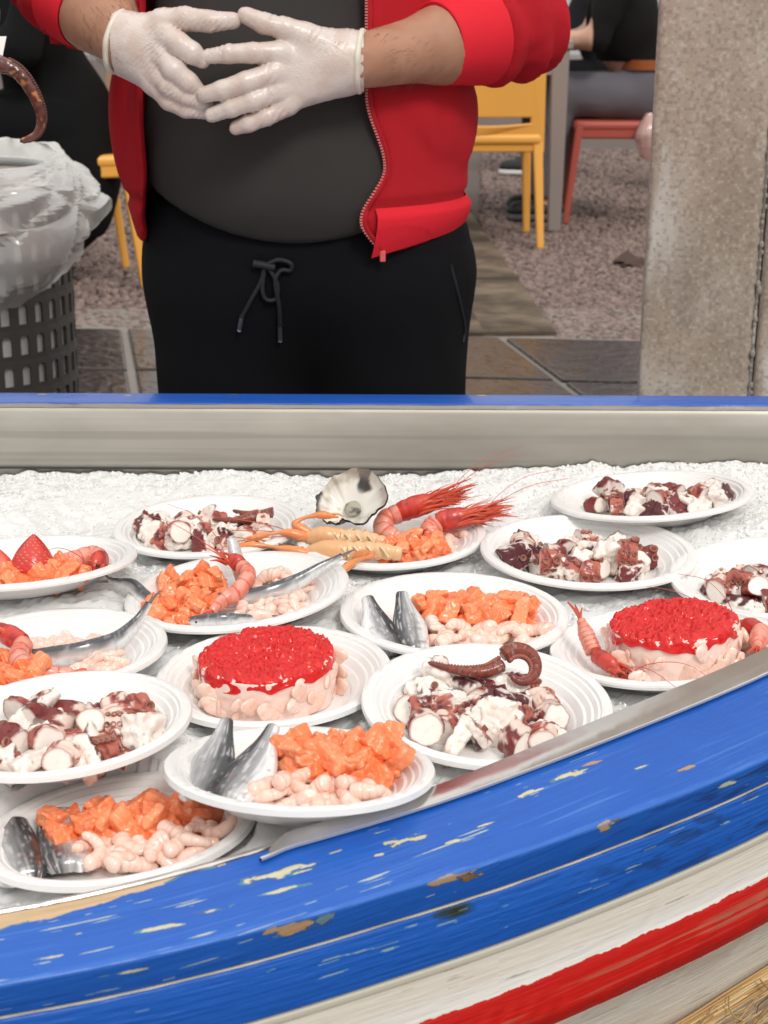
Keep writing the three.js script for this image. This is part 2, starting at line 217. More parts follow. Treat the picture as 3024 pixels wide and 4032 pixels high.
const railTex = (() => { // u: s from -0.15 to 1.13; v: 0..0.16 m of profile
  const f = (u, v) => {
    const s = u * 1.28 - 0.15, d = v * 0.16, W = railW(s) + 0.0055; // profile distance at the ridge
    const q = d < W ? (d - 0.0055) / (W - 0.0055) : 1 + (d - W) / 0.021;
    const g = fbm(s * 6, d * 220, 1, 4), g2 = fbm(s * 40, d * 500, 5, 3), big = fbm(s * 5, d * 18, 8, 3);
    let c = mixc([0.06, 0.33, 0.7], [0.12, 0.39, 0.77], clamp(0.5 * g + 0.5 * big));
    c = mixc(c, [0.3, 0.48, 0.82], 0.3 * sstep(0.66, 0.8, fbm(s * 14, d * 330, 3, 4)));
    if (q > 1.02) c = mixc(c, [0.07, 0.2, 0.42], 0.6 * sstep(0.55, 0.75, fbm(s * 34, d * 190, 11, 4)) * sstep(0.3, 0.55, s));
    c = mixc(c, [0.45, 0.6, 0.86], 0.4 * sstep(0.7, 0.76, fbm(s * 7, d * 700, 43, 3)) * sstep(0.4, 0.6, fbm(s * 11, d * 40, 47, 3)));
    if (g2 > 0.8 && big > 0.42) c = mixc(c, CREAM, 0.75);
    c = mixc(c, CREAM, 0.85 * sstep(0.775, 0.8, fbm(s * 16, d * 420, 21, 3)) * sstep(0.45, 0.6, fbm(s * 4, d * 14, 31, 2)));
    for (const [cs, cq, len, w, k] of CHIPS) {
      const qd = cq < 1 ? 0.0055 + cq * (W - 0.0055) : W + (cq - 1) * 0.021, dx = (s - cs) / len * 2, dy = (d - qd - (s - cs) * 0.05) / w * 2;
      if (Math.abs(dx) > 1.6 || Math.abs(dy) > 2) continue;
      const e = Math.hypot(dx, dy) + 2.6 * (fbm(s * 80 + cs * 99, d * 300, 2, 4) - 0.5) + 0.12;
      if (e < 1.06) { const core = [CREAM, WOOD, BROWN, TEAL][k]; c = e > 0.9 ? mixc([0.1, 0.22, 0.45], core, 0.3) : mixc(core, k === 0 ? [0.72, 0.7, 0.58] : WOOD, 0.6 * fbm(s * 60, d * 500, 4, 3)); if (k === 0 && e > 0.7 && fbm(s * 50, d * 50, 6, 2) > 0.55) c = TEAL; }
    }
    const bare = 0.27 * sstep(0.15, -0.06, s) + 0.02; // wood laid bare along the inner edge
    const eb = q - bare + 0.09 * (fbm(s * 45, d * 60, 14, 4) - 0.5) * 2;
    if (q < 0.5 && s < 0.16 && eb < 0) c = eb > -0.025 && fbm(s * 30, 1, 1, 2) > 0.45 ? TEAL : mixc([0.86, 0.76, 0.62], WOOD, fbm(s * 20, d * 600, 9, 4));
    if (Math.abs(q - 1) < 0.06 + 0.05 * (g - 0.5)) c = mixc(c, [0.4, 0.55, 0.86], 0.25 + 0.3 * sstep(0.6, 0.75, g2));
    return c;
  };
  const t = tex(2048, 384, f); t.repeat.set(1 / 1.28, 1 / 0.16); t.offset.set(0.15 / 1.28, 0); return t;
})();
const plankTex = (() => { const t = tex(1024, 128, (u, v) => { const s = u * 1.28 - 0.15, d = v * 0.08; const g = fbm(s * 5, d * 160, 51, 4);
  let c = mixc([0.06, 0.33, 0.7], [0.12, 0.39, 0.77], g); c = mixc(c, [0.07, 0.2, 0.4], 0.5 * sstep(0.54, 0.72, fbm(s * 40, d * 190, 61, 4)) * sstep(0.3, 0.5, s));
  const e = Math.hypot((s - 0.3) / 0.02, (d - 0.016) / 0.006) + fbm(s * 80, d * 200, 3, 3) - 0.5; if (e < 0.8) c = mixc([0.16, 0.19, 0.14], c, clamp(e)); if (fbm(s * 24, d * 420, 41, 3) > 0.79) c = mixc(c, CREAM, 0.6); return c; });
  t.repeat.set(1 / 1.28, 1 / 0.08); t.offset.set(0.15 / 1.28, 0); return t; })();
const hullTex = (() => { const t = tex(1024, 512, (u, v) => { const s = u * 1.28 - 0.15, d = v * 0.2;
  const rag = 0.0022 * (fbm(s * 70, 3, 1, 4) - 0.5) * 2 + 0.001 * (fbm(s * 300, 5, 1, 2) - 0.5), g = fbm(s * 8, d * 160, 71, 4), st = fbm(s * 6, d * 30, 77, 3);
  let c = mixc([0.91, 0.89, 0.845], [0.87, 0.845, 0.8], g); c = mixc(c, [0.8, 0.72, 0.66], 0.4 * sstep(0.58, 0.75, st));
  if (d > 0.0325 + rag && d < 0.046) c = mixc([0.93, 0.925, 0.91], [0.86, 0.85, 0.83], g);
  if (d > 0.0455 + rag && d < 0.0875 + rag * 0.25) { c = mixc([0.8, 0.1, 0.06], [0.74, 0.08, 0.05], g); const worn = sstep(0.012, 0.004, Math.abs(d - 0.064 + (s - 0.45) * 0.02)) * sstep(0.52, 0.64, fbm(s * 9, d * 380, 83, 4)) * sstep(0.2, 0.36, s); c = mixc(c, [0.72, 0.42, 0.34], 0.75 * worn); }
  if (fbm(s * 20, d * 380, 91, 3) > 0.8) c = mixc(c, [0.55, 0.5, 0.45], 0.5);
  return c; }); t.repeat.set(1 / 1.28, 1 / 0.2); t.offset.set(0.15 / 1.28, 0); t.wrapT = THREE.ClampToEdgeWrapping; return t; })();
const woodBump = tex(512, 512, (u, v) => 0.6 * fbm(u * 10, v * 90, 3, 4) + 0.4 * fbm(u * 30, v * 30, 8, 4), false); woodBump.repeat.set(3, 6);
const M = {};
M.rail = std(1, 1, 1, 0.42, { map: railTex, bumpMap: woodBump, bumpScale: 0.0008, clearcoat: 0.1, clearcoatRoughness: 0.4 });
M.plank = std(1, 1, 1, 0.42, { map: plankTex, bumpMap: woodBump, bumpScale: 0.0012 });
M.hull = std(1, 1, 1, 0.36, { map: hullTex, bumpMap: woodBump, bumpScale: 0.0007 });
M.cream = std(0.72, 0.66, 0.5, 0.7); M.beige = std(0.56, 0.53, 0.44, 0.45);
M.gap = std(0.04, 0.038, 0.035, 0.8);
const brushed = tex(512, 512, (u, v) => 0.5 + 0.35 * (fbm(u * 6, v * 160, 5, 4) - 0.5) + 0.35 * (fbm(u * 9, v * 9, 2, 4) - 0.5), false);
const steelCol = tex(512, 512, (u, v) => { const a = fbm(u * 7, v * 5, 12, 5), b = fbm(u * 3, v * 60, 15, 3); let c = mixc([0.76, 0.745, 0.71], [0.66, 0.645, 0.61], sstep(0.35, 0.7, a)); c = mixc(c, [0.58, 0.57, 0.54], 0.35 * sstep(0.55, 0.75, b)); return c; });
steelCol.repeat.set(0.5, 2); steelCol.offset.set(0.5, 0); brushed.repeat.set(0.5, 2); brushed.offset.set(0.5, 0);
M.steel = std(1, 1, 1, 0.5, { map: steelCol, metalness: 0.8, bumpMap: brushed, bumpScale: 0.0003 });
M.lip = std(0.78, 0.76, 0.74, 0.3, { metalness: 0.95, bumpMap: noiseBump, bumpScale: 0.0005, roughnessMap: tex(256, 256, (u, v) => 0.5 + 0.5 * fbm(u * 30, v * 8, 4, 4), false) });
M.edge = std(0.75, 0.73, 0.68, 0.3, { metalness: 0.7 });
M.darkwood = std(0.05, 0.04, 0.035, 0.8);

const boat = thing('boat_stall', 'blue white and red wooden boat filled with ice, serving as the seafood stall', 'boat');
obj('gunwale_rail', alongRail((s) => crease([[-railW(s), 0.56], [-railW(s), 0.5655], [0.0002, 0.5585], [-0.0022, 0.534], [-0.02, 0.5338]], 0.0022)), M.rail, boat);
obj('plank_seam', alongRail((s) => [[-0.012, 0.5337], [-0.002 - 0.0012 * fbm(s * 60, 3), 0.5335], [-0.002 - 0.0012 * fbm(s * 70, 9), 0.5326], [-0.012, 0.5324]]), M.cream, boat);
obj('side_plank', alongRail((s) => crease([[-0.014, 0.5323], [-0.0012, 0.5322], [0.0015, 0.51], [0.0022, 0.4935], [-0.02, 0.493]], 0.0012)), M.plank, boat);
obj('moulding', alongRail((s) => crease([[-0.02, 0.4925], [0.003, 0.4922], [0.0034, 0.4868], [-0.02, 0.4862]], 0.0012)), M.beige, boat);
tag(obj('hull', alongRail((s) => [[-0.012, 0.486], [0.0012, 0.4857], [0.002, 0.48], [0.002, 0.468], [0.0026, 0.46], [0.0045, 0.454], [0.0068, 0.449], [0.0068, 0.447], [0.0105, 0.44], [0.0118, 0.43], [0.0108, 0.42], [0.008, 0.412], [0.0054, 0.408], [0.002, 0.4], [-0.002, 0.385], [-0.007, 0.36], [-0.02, 0.31], [-0.05, 0.22], [-0.09, 0.12], [-0.13, 0.03]].map(([o, y]) => [o, y])), M.hull, boat), 'cream white hull planking with a hand painted red band');
// far side of the boat: steel back wall, painted ledge, outer planks
const XL = -1.15, XR = 0.8, ZB = -1.88;
function strip(x0, x1, n, prof, wob = () => 0) { const pos = [], uv = [], idx = [], m = prof.length; for (let i = 0; i <= n; i++) { const x = lerp(x0, x1, i / n); let v = 0; prof.forEach(([z, y], k) => { if (k) v += Math.hypot(z - prof[k - 1][0], y - prof[k - 1][1]); pos.push(x, y + wob(x, k), z); uv.push(x, v); }); }
  for (let i = 0; i < n; i++) for (let k = 0; k < m - 1; k++) { const a = i * m + k, b = a + 1, c = a + m, d = c + 1; idx.push(a, c, b, b, c, d); }
  const g = new THREE.BufferGeometry(); g.setAttribute('position', new THREE.Float32BufferAttribute(pos, 3)); g.setAttribute('uv', new THREE.Float32BufferAttribute(uv, 2)); g.setIndex(idx); g.computeVertexNormals(); return toCreasedNormals(g, 0.6); }
const tilt = (x) => -0.0045 * (x + 0.1);
obj('tray_back_wall', strip(XL, XR, 60, [[ZB - 0.012, 0.46], [ZB + 0.0005, 0.532], [ZB, 0.607], [ZB - 0.003, 0.6115], [ZB - 0.006, 0.6115]], (x) => tilt(x)), M.steel, boat);
obj('wall_base_joint', strip(XL, XR, 90, [[ZB + 0.001, 0.5325], [ZB + 0.004, 0.5325], [ZB + 0.0046, 0.5305], [ZB + 0.001, 0.53]], (x, k) => tilt(x) + 0.0012 * (fbm(x * 40, k) - 0.5)), M.gap, boat);
obj('wall_top_joint', strip(XL, XR, 120, [[ZB - 0.0045, 0.609], [ZB - 0.0022, 0.6125], [ZB - 0.006, 0.6165], [ZB - 0.012, 0.6165]], (x, k) => tilt(x) + 0.0015 * (fbm(x * 30, k) - 0.5)), std(0.3, 0.28, 0.26, 0.22, { metalness: 0.9, bumpMap: noiseBump, bumpScale: 0.002 }), boat);
const ledgeTex = (() => { const t = tex(1024, 64, (u, v) => { const x = u * 1.28 - 0.6, d = v * 0.06; let c = mixc([0.14, 0.35, 0.74], [0.2, 0.42, 0.8], fbm(x * 6, d * 120, 101, 4)); for (const [cx, cd, l, w] of [[-0.455, 0.026, 0.02, 0.006], [-0.34, 0.022, 0.016, 0.005], [0.13, 0.03, 0.02, 0.007], [-0.2, 0.03, 0.01, 0.003]]) { const e = Math.hypot((x - cx) / l * 2, (d - cd) / w * 2) + fbm(x * 120, d * 300, 3, 3) - 0.5; if (e < 1) c = e > 0.8 ? [0.1, 0.15, 0.2] : mixc(CREAM, WOOD, fbm(x * 90, d * 200, 5, 2)); } return c; });
  t.repeat.set(1 / 1.28, 1 / 0.06); t.offset.set(0.6 / 1.28, 0); return t; })();
obj('back_rail', strip(XL, XR, 60, crease([[ZB - 0.008, 0.57], [ZB - 0.008, 0.6175], [ZB - 0.058, 0.619], [ZB - 0.06, 0.54]], 0.004), (x) => tilt(x)), std(1, 1, 1, 0.3, { map: ledgeTex, bumpMap: woodBump, bumpScale: 0.001, clearcoat: 0.3 }), boat);
obj('back_hull', strip(XL, XR, 20, [[ZB - 0.052, 0.54], [ZB - 0.045, 0.4], [ZB, 0.15], [ZB + 0.08, 0.02]], () => 0), M.hull, boat);
obj('transom', grid(10, 4, (u, v) => V(-1.15, lerp(0.02, 0.6, v), lerp(-0.66, -1.93, u))), M.plank, boat);
obj('keel_base', new THREE.BoxGeometry(1.5, 0.03, 0.7).translate(-0.25, 0.016, -1.3), M.darkwood, boat);
function fzr(x) { let b = rail[0]; for (const r of rail) { const px = r.p.x - r.n.x * (railW(r.s) + 0.026); if (Math.abs(px - x) < Math.abs(b.p.x - b.n.x * (railW(b.s) + 0.026) - x)) b = r; } return b.p.z - b.n.z * (railW(b.s) + 0.026); }
// steel tray: floor, front wall with its rolled edge, and the loose steel strip over the rail
obj('tray_floor', grid(60, 4, (u, v) => { const x = lerp(-1.1, 0.64, u); return V(x, 0.466, lerp(fzr(x), ZB - 0.01, v)); }), M.steel, boat);
const trayIn = (s) => -(railW(s) + 0.011);
obj('tray_front_wall', alongRail((s) => { const o = trayIn(s); return crease([[o - 0.02, 0.466], [o - 0.012, 0.545], [o - 0.004, 0.5595], [o, 0.5605], [o + 0.0022, 0.5575], [o + 0.001, 0.548]], 0.002); }), M.lip, boat);
obj('rail_gap', alongRail((s) => [[trayIn(s) + 0.0015, 0.546], [-railW(s) + 0.001, 0.545]]), M.gap, boat);
{ let i0 = 0; while (rail[i0].s < 0.178) i0++; let i1 = i0; while (rail[i1].s < 1.2 && i1 < RN) i1++;
  const outer = (s) => -lerp(0.067, 0.084, sstep(0.18, 0.6, s)) + 0.006 * sstep(0.21, 0.178, s), wid = (s) => (0.017 + 0.012 * sstep(0.25, 0.6, s)) * sstep(0.165, 0.22, s) + 0.003;
  const g = alongRail((s) => { const o = outer(s), w = wid(s), a = sstep(0.22, 0.178, s), b = 0.0016 * (fbm(s * 12, 4, 2, 3) - 0.5); return [[o - w, 0.5675 - 0.006 * a], [o - w * 0.5, 0.5689 + b - 0.003 * a], [o - 0.0016, 0.5688 + b], [o, 0.5684 + b], [o, 0.5664 + b], [o - w, 0.5652 - 0.006 * a]]; }, i0, i1);
  const st = obj('steel_strip', g, M.lip, boat); tag(st, 'loose steel strip along the inner edge of the blue rail');
  obj('strip_edge', alongRail((s) => { const o = outer(s); return [[o - 0.0004, 0.569], [o + 0.0009, 0.5687], [o + 0.0009, 0.5668], [o - 0.0002, 0.5662]]; }, i0, i1), M.edge, st); }

// ---------------------------------------------------------------- fishing net hung on the hull
{ const net = thing('fishing_net', 'tan twine fishing net bunched along the lower hull at the right corner', 'net', [0, 0, 0]);
  const R = rng(5), twine = [std(0.62, 0.4, 0.17, 0.8), std(0.5, 0.3, 0.12, 0.8), std(0.7, 0.5, 0.26, 0.8)];
  const hullAt = (s, y, out) => { let i = 0; while (i < RN - 1 && rail[i + 1].s < s) i++; const r = rail[i], r2 = rail[i + 1], f = clamp((s - r.s) / (r2.s - r.s)); const o = y > 0.385 ? 0.003 : y > 0.31 ? lerp(-0.02, -0.002, (y - 0.31) / 0.075) : lerp(-0.05, -0.02, (y - 0.22) / 0.09); return V(lerp(r.p.x, r2.p.x, f) + r.n.x * (o + out), y, lerp(r.p.z, r2.p.z, f) + r.n.z * (o + out)); };
  const top = (s) => 0.352 + 0.045 * (s - 0.52);
  for (let k = 0; k < 34; k++) { const pts = [], y0 = -0.026 * R(), a = R() * 9; const sA = 0.2 + 0.25 * R(); for (let i = 0; i <= 14; i++) { const s = lerp(sA, 1.0, i / 14); pts.push(hullAt(s, top(s) + y0 + 0.004 * (fbm(s * 20, a) - 0.5), 0.004 + 0.01 * fbm(s * 14, a, 5))); }
    obj('strand', limb(pts, () => 0.0008 + 0.0005 * ((k * 7) % 3) / 2, { n: 70, m: 5 }), twine[k % 3], net); }
  for (let k = 0; k < 26; k++) { const s = 0.34 + k * 0.022 + 0.01 * R(), pts = []; for (let i = 0; i <= 10; i++) { const v = i / 10; pts.push(hullAt(s + 0.02 * Math.sin(v * 5 + k) + 0.04 * v * (R() - 0.4), top(s) + 0.002 - v * 0.12, 0.016 - 0.01 * v + 0.004 * Math.sin(v * 12 + k))); }
    obj('strand', limb(pts, () => 0.0007, { n: 30, m: 4 }), twine[(k + 1) % 3], net); }
  for (let k = 0; k < 20; k++) { const pts = [], ph = R() * 6, y0 = -0.03 - k * 0.0045; for (let i = 0; i <= 24; i++) { const s = 0.32 + i * 0.026; pts.push(hullAt(s, top(s) + y0 + 0.006 * Math.sin(i * 2.4 + ph), 0.004 + 0.006 * R())); } obj('strand', limb(pts, () => 0.0007, { n: 90, m: 4 }), twine[k % 3], net); }
}

// ---------------------------------------------------------------- plates (positions, radius, tilt)
const PLATE = [[0.324, 0.550, -1.718, 0.1213, -0.086, -0.082], [0.227, 0.538, -1.555, 0.1199, 0.007, -0.006], [0.420, 0.540, -1.467, 0.1173, -0.054, 0.010], [0.266, 0.540, -1.290, 0.1099, -0.098, -0.068], [0.088, 0.545, -1.155, 0.1077, 0.028, 0.058],
  [-0.100, 0.535, -1.233, 0.1075, -0.040, 0.006], [-0.062, 0.575, -0.983, 0.1003, 0.035, -0.18], [-0.196, 0.533, -0.970, 0.1018, -0.085, -0.115], [-0.260, 0.562, -1.083, 0.1050, -0.052, -0.045], [-0.312, 0.540, -1.281, 0.1084, -0.024, -0.050],
  [-0.383, 0.555, -1.473, 0.1212, -0.040, -0.126], [-0.152, 0.540, -1.430, 0.1160, -0.087, -0.026], [-0.208, 0.527, -1.673, 0.1134, -0.030, -0.008], [0.008, 0.527, -1.634, 0.1111, -0.035, -0.011], [0.070, 0.535, -1.379, 0.1144, 0.018, -0.014]];
const PLATE_LABEL = ['white plastic plate of octopus pieces nearest the steel back wall at right', 'white plastic plate of octopus pieces just in front of the rearmost right plate', 'white plastic plate of octopus pieces cut off by the right edge of the photo', 'white plastic plate holding a red tartare and two prawn heads', 'white plastic plate of octopus with a curled tentacle, leaning on the steel strip',
  'white plastic plate holding only a round red tartare, left of the curled octopus', 'white plastic plate of anchovy, salmon and shrimp against the start of the steel strip', 'white plastic plate of anchovy, salmon and shrimp in the front left corner of the tray', 'white plastic plate of octopus pieces at the left edge of the photo', 'white plastic plate with one prawn and a bent anchovy, at the left edge',
  'white plastic plate with strawberries at the left edge', 'white plastic plate of salmon, shrimps and anchovies around a single red prawn', 'white plastic plate of octopus pieces at back left, beside the oyster shell', 'white plastic plate with oyster shell, langoustines and red prawns at back centre', 'white plastic plate of one anchovy, salmon and curled shrimps behind the curled octopus tentacle'];
const DEPTH = 0.024;
M.plate = std(0.88, 0.88, 0.87, 0.3, { clearcoat: 0.3, clearcoatRoughness: 0.2, specularIntensity: 0.9 });
const plates = PLATE.map(([x, y, z, R, nx, nz], k) => {
  const pr = [[0, -DEPTH], [0.52, -DEPTH], [0.6, -DEPTH + 0.0003], [0.635, -DEPTH + 0.0012], [0.65, -DEPTH + 0.003], [0.7, -0.0168], [0.72, -0.0164], [0.73, -0.015], [0.77, -0.0108], [0.795, -0.0104], [0.805, -0.0088], [0.83, -0.0066], [0.85, -0.0064], [0.86, -0.0048], [0.88, -0.003], [0.898, -0.0028], [0.905, -0.0014], [0.91, -0.0004], [0.935, 0.0004], [0.97, 0.0002], [0.992, -0.001], [1, -0.003], [0.998, -0.0054], [0.99, -0.0056], [0.984, -0.0032], [0.91, -0.0026], [0.8, -0.0102], [0.7, -0.019], [0.63, -DEPTH - 0.0006], [0.6, -DEPTH - 0.0014], [0, -DEPTH - 0.0014]];
  const g = new THREE.LatheGeometry(pr.map(([r, yy]) => new THREE.Vector2(Math.max(r * R, 1e-5), yy)), 96);
  const m = obj('plate', toCreasedNormals(g, 0.5), M.plate); tag(m, PLATE_LABEL[k], 'plate', 'white plates of seafood on the ice');
  const n = V(nx, Math.sqrt(1 - nx * nx - nz * nz), nz); m.position.set(x, y, z);
  const ex = V(1, 0, 0).addScaledVector(n, -n.x).normalize(), ez = V().crossVectors(ex, n);
  m.quaternion.setFromRotationMatrix(new THREE.Matrix4().makeBasis(ex, n, ez));
  return { mesh: m, R, n, ex, ez, c: V(x, y, z), q: m.quaternion.clone(), at: (lx, ly, lz) => V(x, y, z).addScaledVector(n, ly - DEPTH).addScaledVector(ex, lx).addScaledVector(ez, lz) };
});

// ---------------------------------------------------------------- crushed ice
const FZ = []; for (let i = 0; i <= 200; i++) FZ.push(fzr(-0.8 + i * 0.0075));
const fz = (x) => { const t = clamp((x + 0.8) / 0.0075, 0, 199.99), i = Math.floor(t); return lerp(FZ[i], FZ[i + 1], t - i); };
function iceH(x, z, rough = true) {
  let w = 0.004, y = 0.004 * 0.53, lid = 9; const edge = sstep(0, 0.16, z - ZB);
  for (const p of plates) { const dx = x - p.c.x, dz = z - p.c.z, d = Math.hypot(dx, dz), bottom = p.c.y - DEPTH - 0.002 - (p.n.x * dx + p.n.z * dz) / p.n.y, g = Math.exp(-Math.pow(d / (p.R * 0.75), 2)); w += g; y += g * bottom;
    const r = d / p.R; if (r < 1.02) lid = Math.min(lid, r < 0.66 ? bottom : bottom + (r - 0.66) / 0.36 * 0.0165 - 0.0005); }
  y /= w; y = lerp(0.527 + 0.01 * (fbm(x * 9, 3, 3, 3) - 0.5) + 0.012 * sstep(0.12, 0.3, x), y, edge);
  const front = sstep(0.11, 0.0, fz(x) - z); y = lerp(y, Math.max(Math.min(y, 0.53), 0.505), front);
  if (rough) { const k = (1 - 0.65 * front); y += k * (0.012 * (fbm(x * 22, z * 22, 1, 3) - 0.5) + 0.0075 * (fbm(x * 80, z * 80, 4, 3) - 0.5) + 0.0026 * (vn(x * 300, z * 300, 2) - 0.5)); }
  return Math.min(y, lid);
}
M.ice = std(0.9, 0.91, 0.91, 0.16, { specularIntensity: 1, ior: 1.31, clearcoat: 0.7, clearcoatRoughness: 0.08, transmission: 0.12, thickness: 0.02 });
{ const nx = 400, nz = 300, g = grid(nx, nz, (u, v) => { const x = lerp(-0.66, 0.66, u), z = lerp(Math.min(fz(x), -0.86 + 0.2 * (x > 0 ? 0 : 1)), ZB + 0.004, v); return V(x, iceH(x, z), z); });
  tag(obj('crushed_ice', g, M.ice), 'bed of wet crushed ice filling the boat under the plates', 'ice', null, 'stuff');
  const chip = displace(ico(0.0042, 1), (p) => p.multiplyScalar(0.7 + 0.6 * vn(p.x * 500 + 9, p.y * 500, p.z * 500))).toNonIndexed(); chip.computeVertexNormals();
  const N = 9000, inst = new THREE.InstancedMesh(chip, std(0.94, 0.945, 0.94, 0.12, { ior: 1.31, transmission: 0.12, thickness: 0.01, clearcoat: 0.6 }), N), R = rng(11), m4 = new THREE.Matrix4(), q = new THREE.Quaternion(), e = new THREE.Euler();
  let n = 0; for (let t = 0; t < 60000 && n < N; t++) { const x = lerp(-0.6, 0.62, R()), f = fz(x) - 0.03, z = lerp(ZB + 0.012, f, Math.pow(R(), 1.5)); let hit = false; for (const p of plates) if (Math.hypot(x - p.c.x, z - p.c.z) < p.R * 0.93) { hit = true; break; } if (hit) continue;
    const s = 0.25 + 0.6 * R() * R(); e.set(R() * 6, R() * 6, R() * 6); m4.compose(V(x, iceH(x, z) + 0.0002 * s, z), q.setFromEuler(e), V(s * (0.8 + 0.6 * R()), s * 0.75, s * (0.8 + 0.6 * R()))); inst.setMatrixAt(n++, m4); }
  inst.count = n; inst.name = 'ice_chips'; inst.castShadow = inst.receiveShadow = true; tag(inst, 'loose chips of clear ice scattered over the ice bed', 'ice', null, 'stuff'); scene.add(inst);
}
// ---------------------------------------------------------------- seafood
const wet = { clearcoat: 0.9, clearcoatRoughness: 0.08, specularIntensity: 0.8 };
M.octopus = vmat(0.36, { clearcoat: 0.4, clearcoatRoughness: 0.1, specularIntensity: 0.5 }); M.salmon = vmat(0.3, { ...wet, clearcoat: 0.45, specularIntensity: 0.5 });
M.shrimp = vmat(0.26, { ...wet, clearcoat: 0.8 });
M.fish = vmat(0.27, { metalness: 0.42, clearcoat: 0.6, clearcoatRoughness: 0.12 });
M.shell = vmat(0.4, { clearcoat: 0.5, clearcoatRoughness: 0.2 });
M.oyster = vmat(0.45, { clearcoat: 0.35, clearcoatRoughness: 0.2 });
const E_ = (x, y, z) => new THREE.Euler(x, y, z, 'YXZ');
const qTmp = new THREE.Quaternion();
function place(o, p, [x, y, z], rot = [0, 0, 0]) { o.position.copy(p.at(x, y, z)); o.quaternion.copy(p.q).multiply(qTmp.setFromEuler(E_(...rot))); return o; }
// a chunk cut by planes: convex, with flat cut faces and softened edges
function cutGeo(seed, dims, extra, wob, detail = 7, soft = 0.16) {
  const R = rng(seed), pl = []; for (const [n, h] of [[[1, 0, 0], dims[0]], [[-1, 0, 0], dims[0]], [[0, 1, 0], dims[1]], [[0, -1, 0], dims[1]], [[0, 0, 1], dims[2]], [[0, 0, -1], dims[2]]]) pl.push([V(n[0] + 0.35 * (R() - 0.5), n[1] + 0.35 * (R() - 0.5), n[2] + 0.35 * (R() - 0.5)).normalize(), h * (0.85 + 0.3 * R())]);
  for (let i = 0; i < extra; i++) pl.push([V(R() - 0.5, R() - 0.5, R() - 0.5).normalize(), Math.max(...dims) * (0.75 + 0.4 * R())]);
  const g = ico(1, detail), o = R() * 50;
  displace(g, (p) => { let r = 9; for (const [n, h] of pl) { const d = p.dot(n); if (d > 0.05) r = smin(r, h / d, Math.max(...dims) * soft); } r *= 1 + wob * (fbm(p.x * 2.2 + o, p.y * 2.2, p.z * 2.2, 3) - 0.5) + wob * 0.3 * (vn(p.x * 7 + o, p.y * 7, p.z * 7) - 0.5); p.multiplyScalar(r); });
  return g;
}
// --- octopus
const SKIN = [[0.2, 0.032, 0.03], [0.35, 0.07, 0.05], [0.46, 0.13, 0.09], [0.1, 0.022, 0.028]], FLESH = [0.9, 0.84, 0.78];
function sliceGeo(seed) { // a cut length of tentacle: white cut faces, red brown skin
  const R = rng(seed), r = 0.0108 + 0.0042 * R(), L = r * (0.8 + 1.2 * R()), m = 40, pos = [], col = [], idx = [], o = R() * 40, bend = (R() - 0.5) * 0.5, tap = 0.78 + 0.2 * R(), sk = SKIN[Math.floor(R() * 3)], sl = [0.8 * (R() - 0.5), 0.8 * (R() - 0.5)];
  const ring = (x, rr, rad, kind) => { for (let k = 0; k <= m; k++) { const a = k / m * Math.PI * 2; const lump = 1 + 0.24 * (fbm(Math.cos(a) * 1.5 + o, Math.sin(a) * 1.5, x * 70, 3) - 0.5) * 2; const sq = Math.sin(a) < -0.3 ? 0.9 : 1; const yy = Math.sin(a) * rr * lump * sq, zz = Math.cos(a) * rr * lump * 1.05, xs = x + (x > 0 ? sl[0] : sl[1]) * yy * (kind ? 1 : Math.abs(x) / L * 2) + 0.06 * r * (fbm(yy * 300 + o, zz * 300, 2, 2) - 0.5);
      pos.push(xs, yy + bend * x * x * 20, zz); let c;
      if (kind === 0) { const d = fbm(Math.cos(a) * 2 + o, Math.sin(a) * 2, x * 160, 4), pale = sstep(0.62, 0.68, 0.6 * d + 0.4 * (0.5 + 0.5 * Math.sin(a + o)) + 0.02); c = mixc(mixc(sk, SKIN[0], sstep(0.45, 0.65, fbm(a * 2 + o, x * 400, 3, 3))), [0.84, 0.68, 0.6], pale * 0.9); if (d < 0.33) c = mixc(c, SKIN[3], 0.6); }
      else { const e = rad; const ringline = Math.abs(e - 0.62) < 0.05 ? 0.1 : 0; c = mixc(FLESH, [0.72, 0.6, 0.52], 0.5 * sstep(0.75, 1, e) + ringline + 0.25 * fbm(yy * 700 + o, zz * 700, 1, 3) * (e < 0.25 ? 2 : 0.5)); if (e > 0.93) c = mixc(c, sk, 0.55); }
      col.push(...c); } };
  const rings = []; const add = (...a) => { rings.push(a); ring(...a); };
  for (const f of [0.001, 0.25, 0.5, 0.7, 0.86, 0.95, 1]) add(-L / 2 - (1 - f) * r * 0.06, r * f * 0.985, f, 1);
  const first = rings.length; for (let i = 0; i <= 8; i++) { const t = i / 8; add(lerp(-L / 2 + 0.0004, L / 2 - 0.0004, t), r * lerp(1, tap, t) * (1 + 0.05 * Math.sin(t * 9 + o) + (i === 0 || i === 8 ? -0.01 : 0.03)), 1, 0); }
  const second = rings.length; for (const f of [1, 0.95, 0.86, 0.7, 0.5, 0.25, 0.001]) add(L / 2 + (1 - f) * r * 0.06, r * tap * f * 0.985, f, 1);
  for (let i = 0; i < rings.length - 1; i++) for (let k = 0; k < m; k++) { const a = i * (m + 1) + k, b = a + 1, c = a + m + 1, d = c + 1; idx.push(a, c, b, b, c, d); }
  const g = new THREE.BufferGeometry(); g.setAttribute('position', new THREE.Float32BufferAttribute(pos, 3)); g.setAttribute('color', new THREE.Float32BufferAttribute(col, 3)); g.setIndex(idx); g.computeVertexNormals(); g.userData = { r, L, tap }; return g;
}
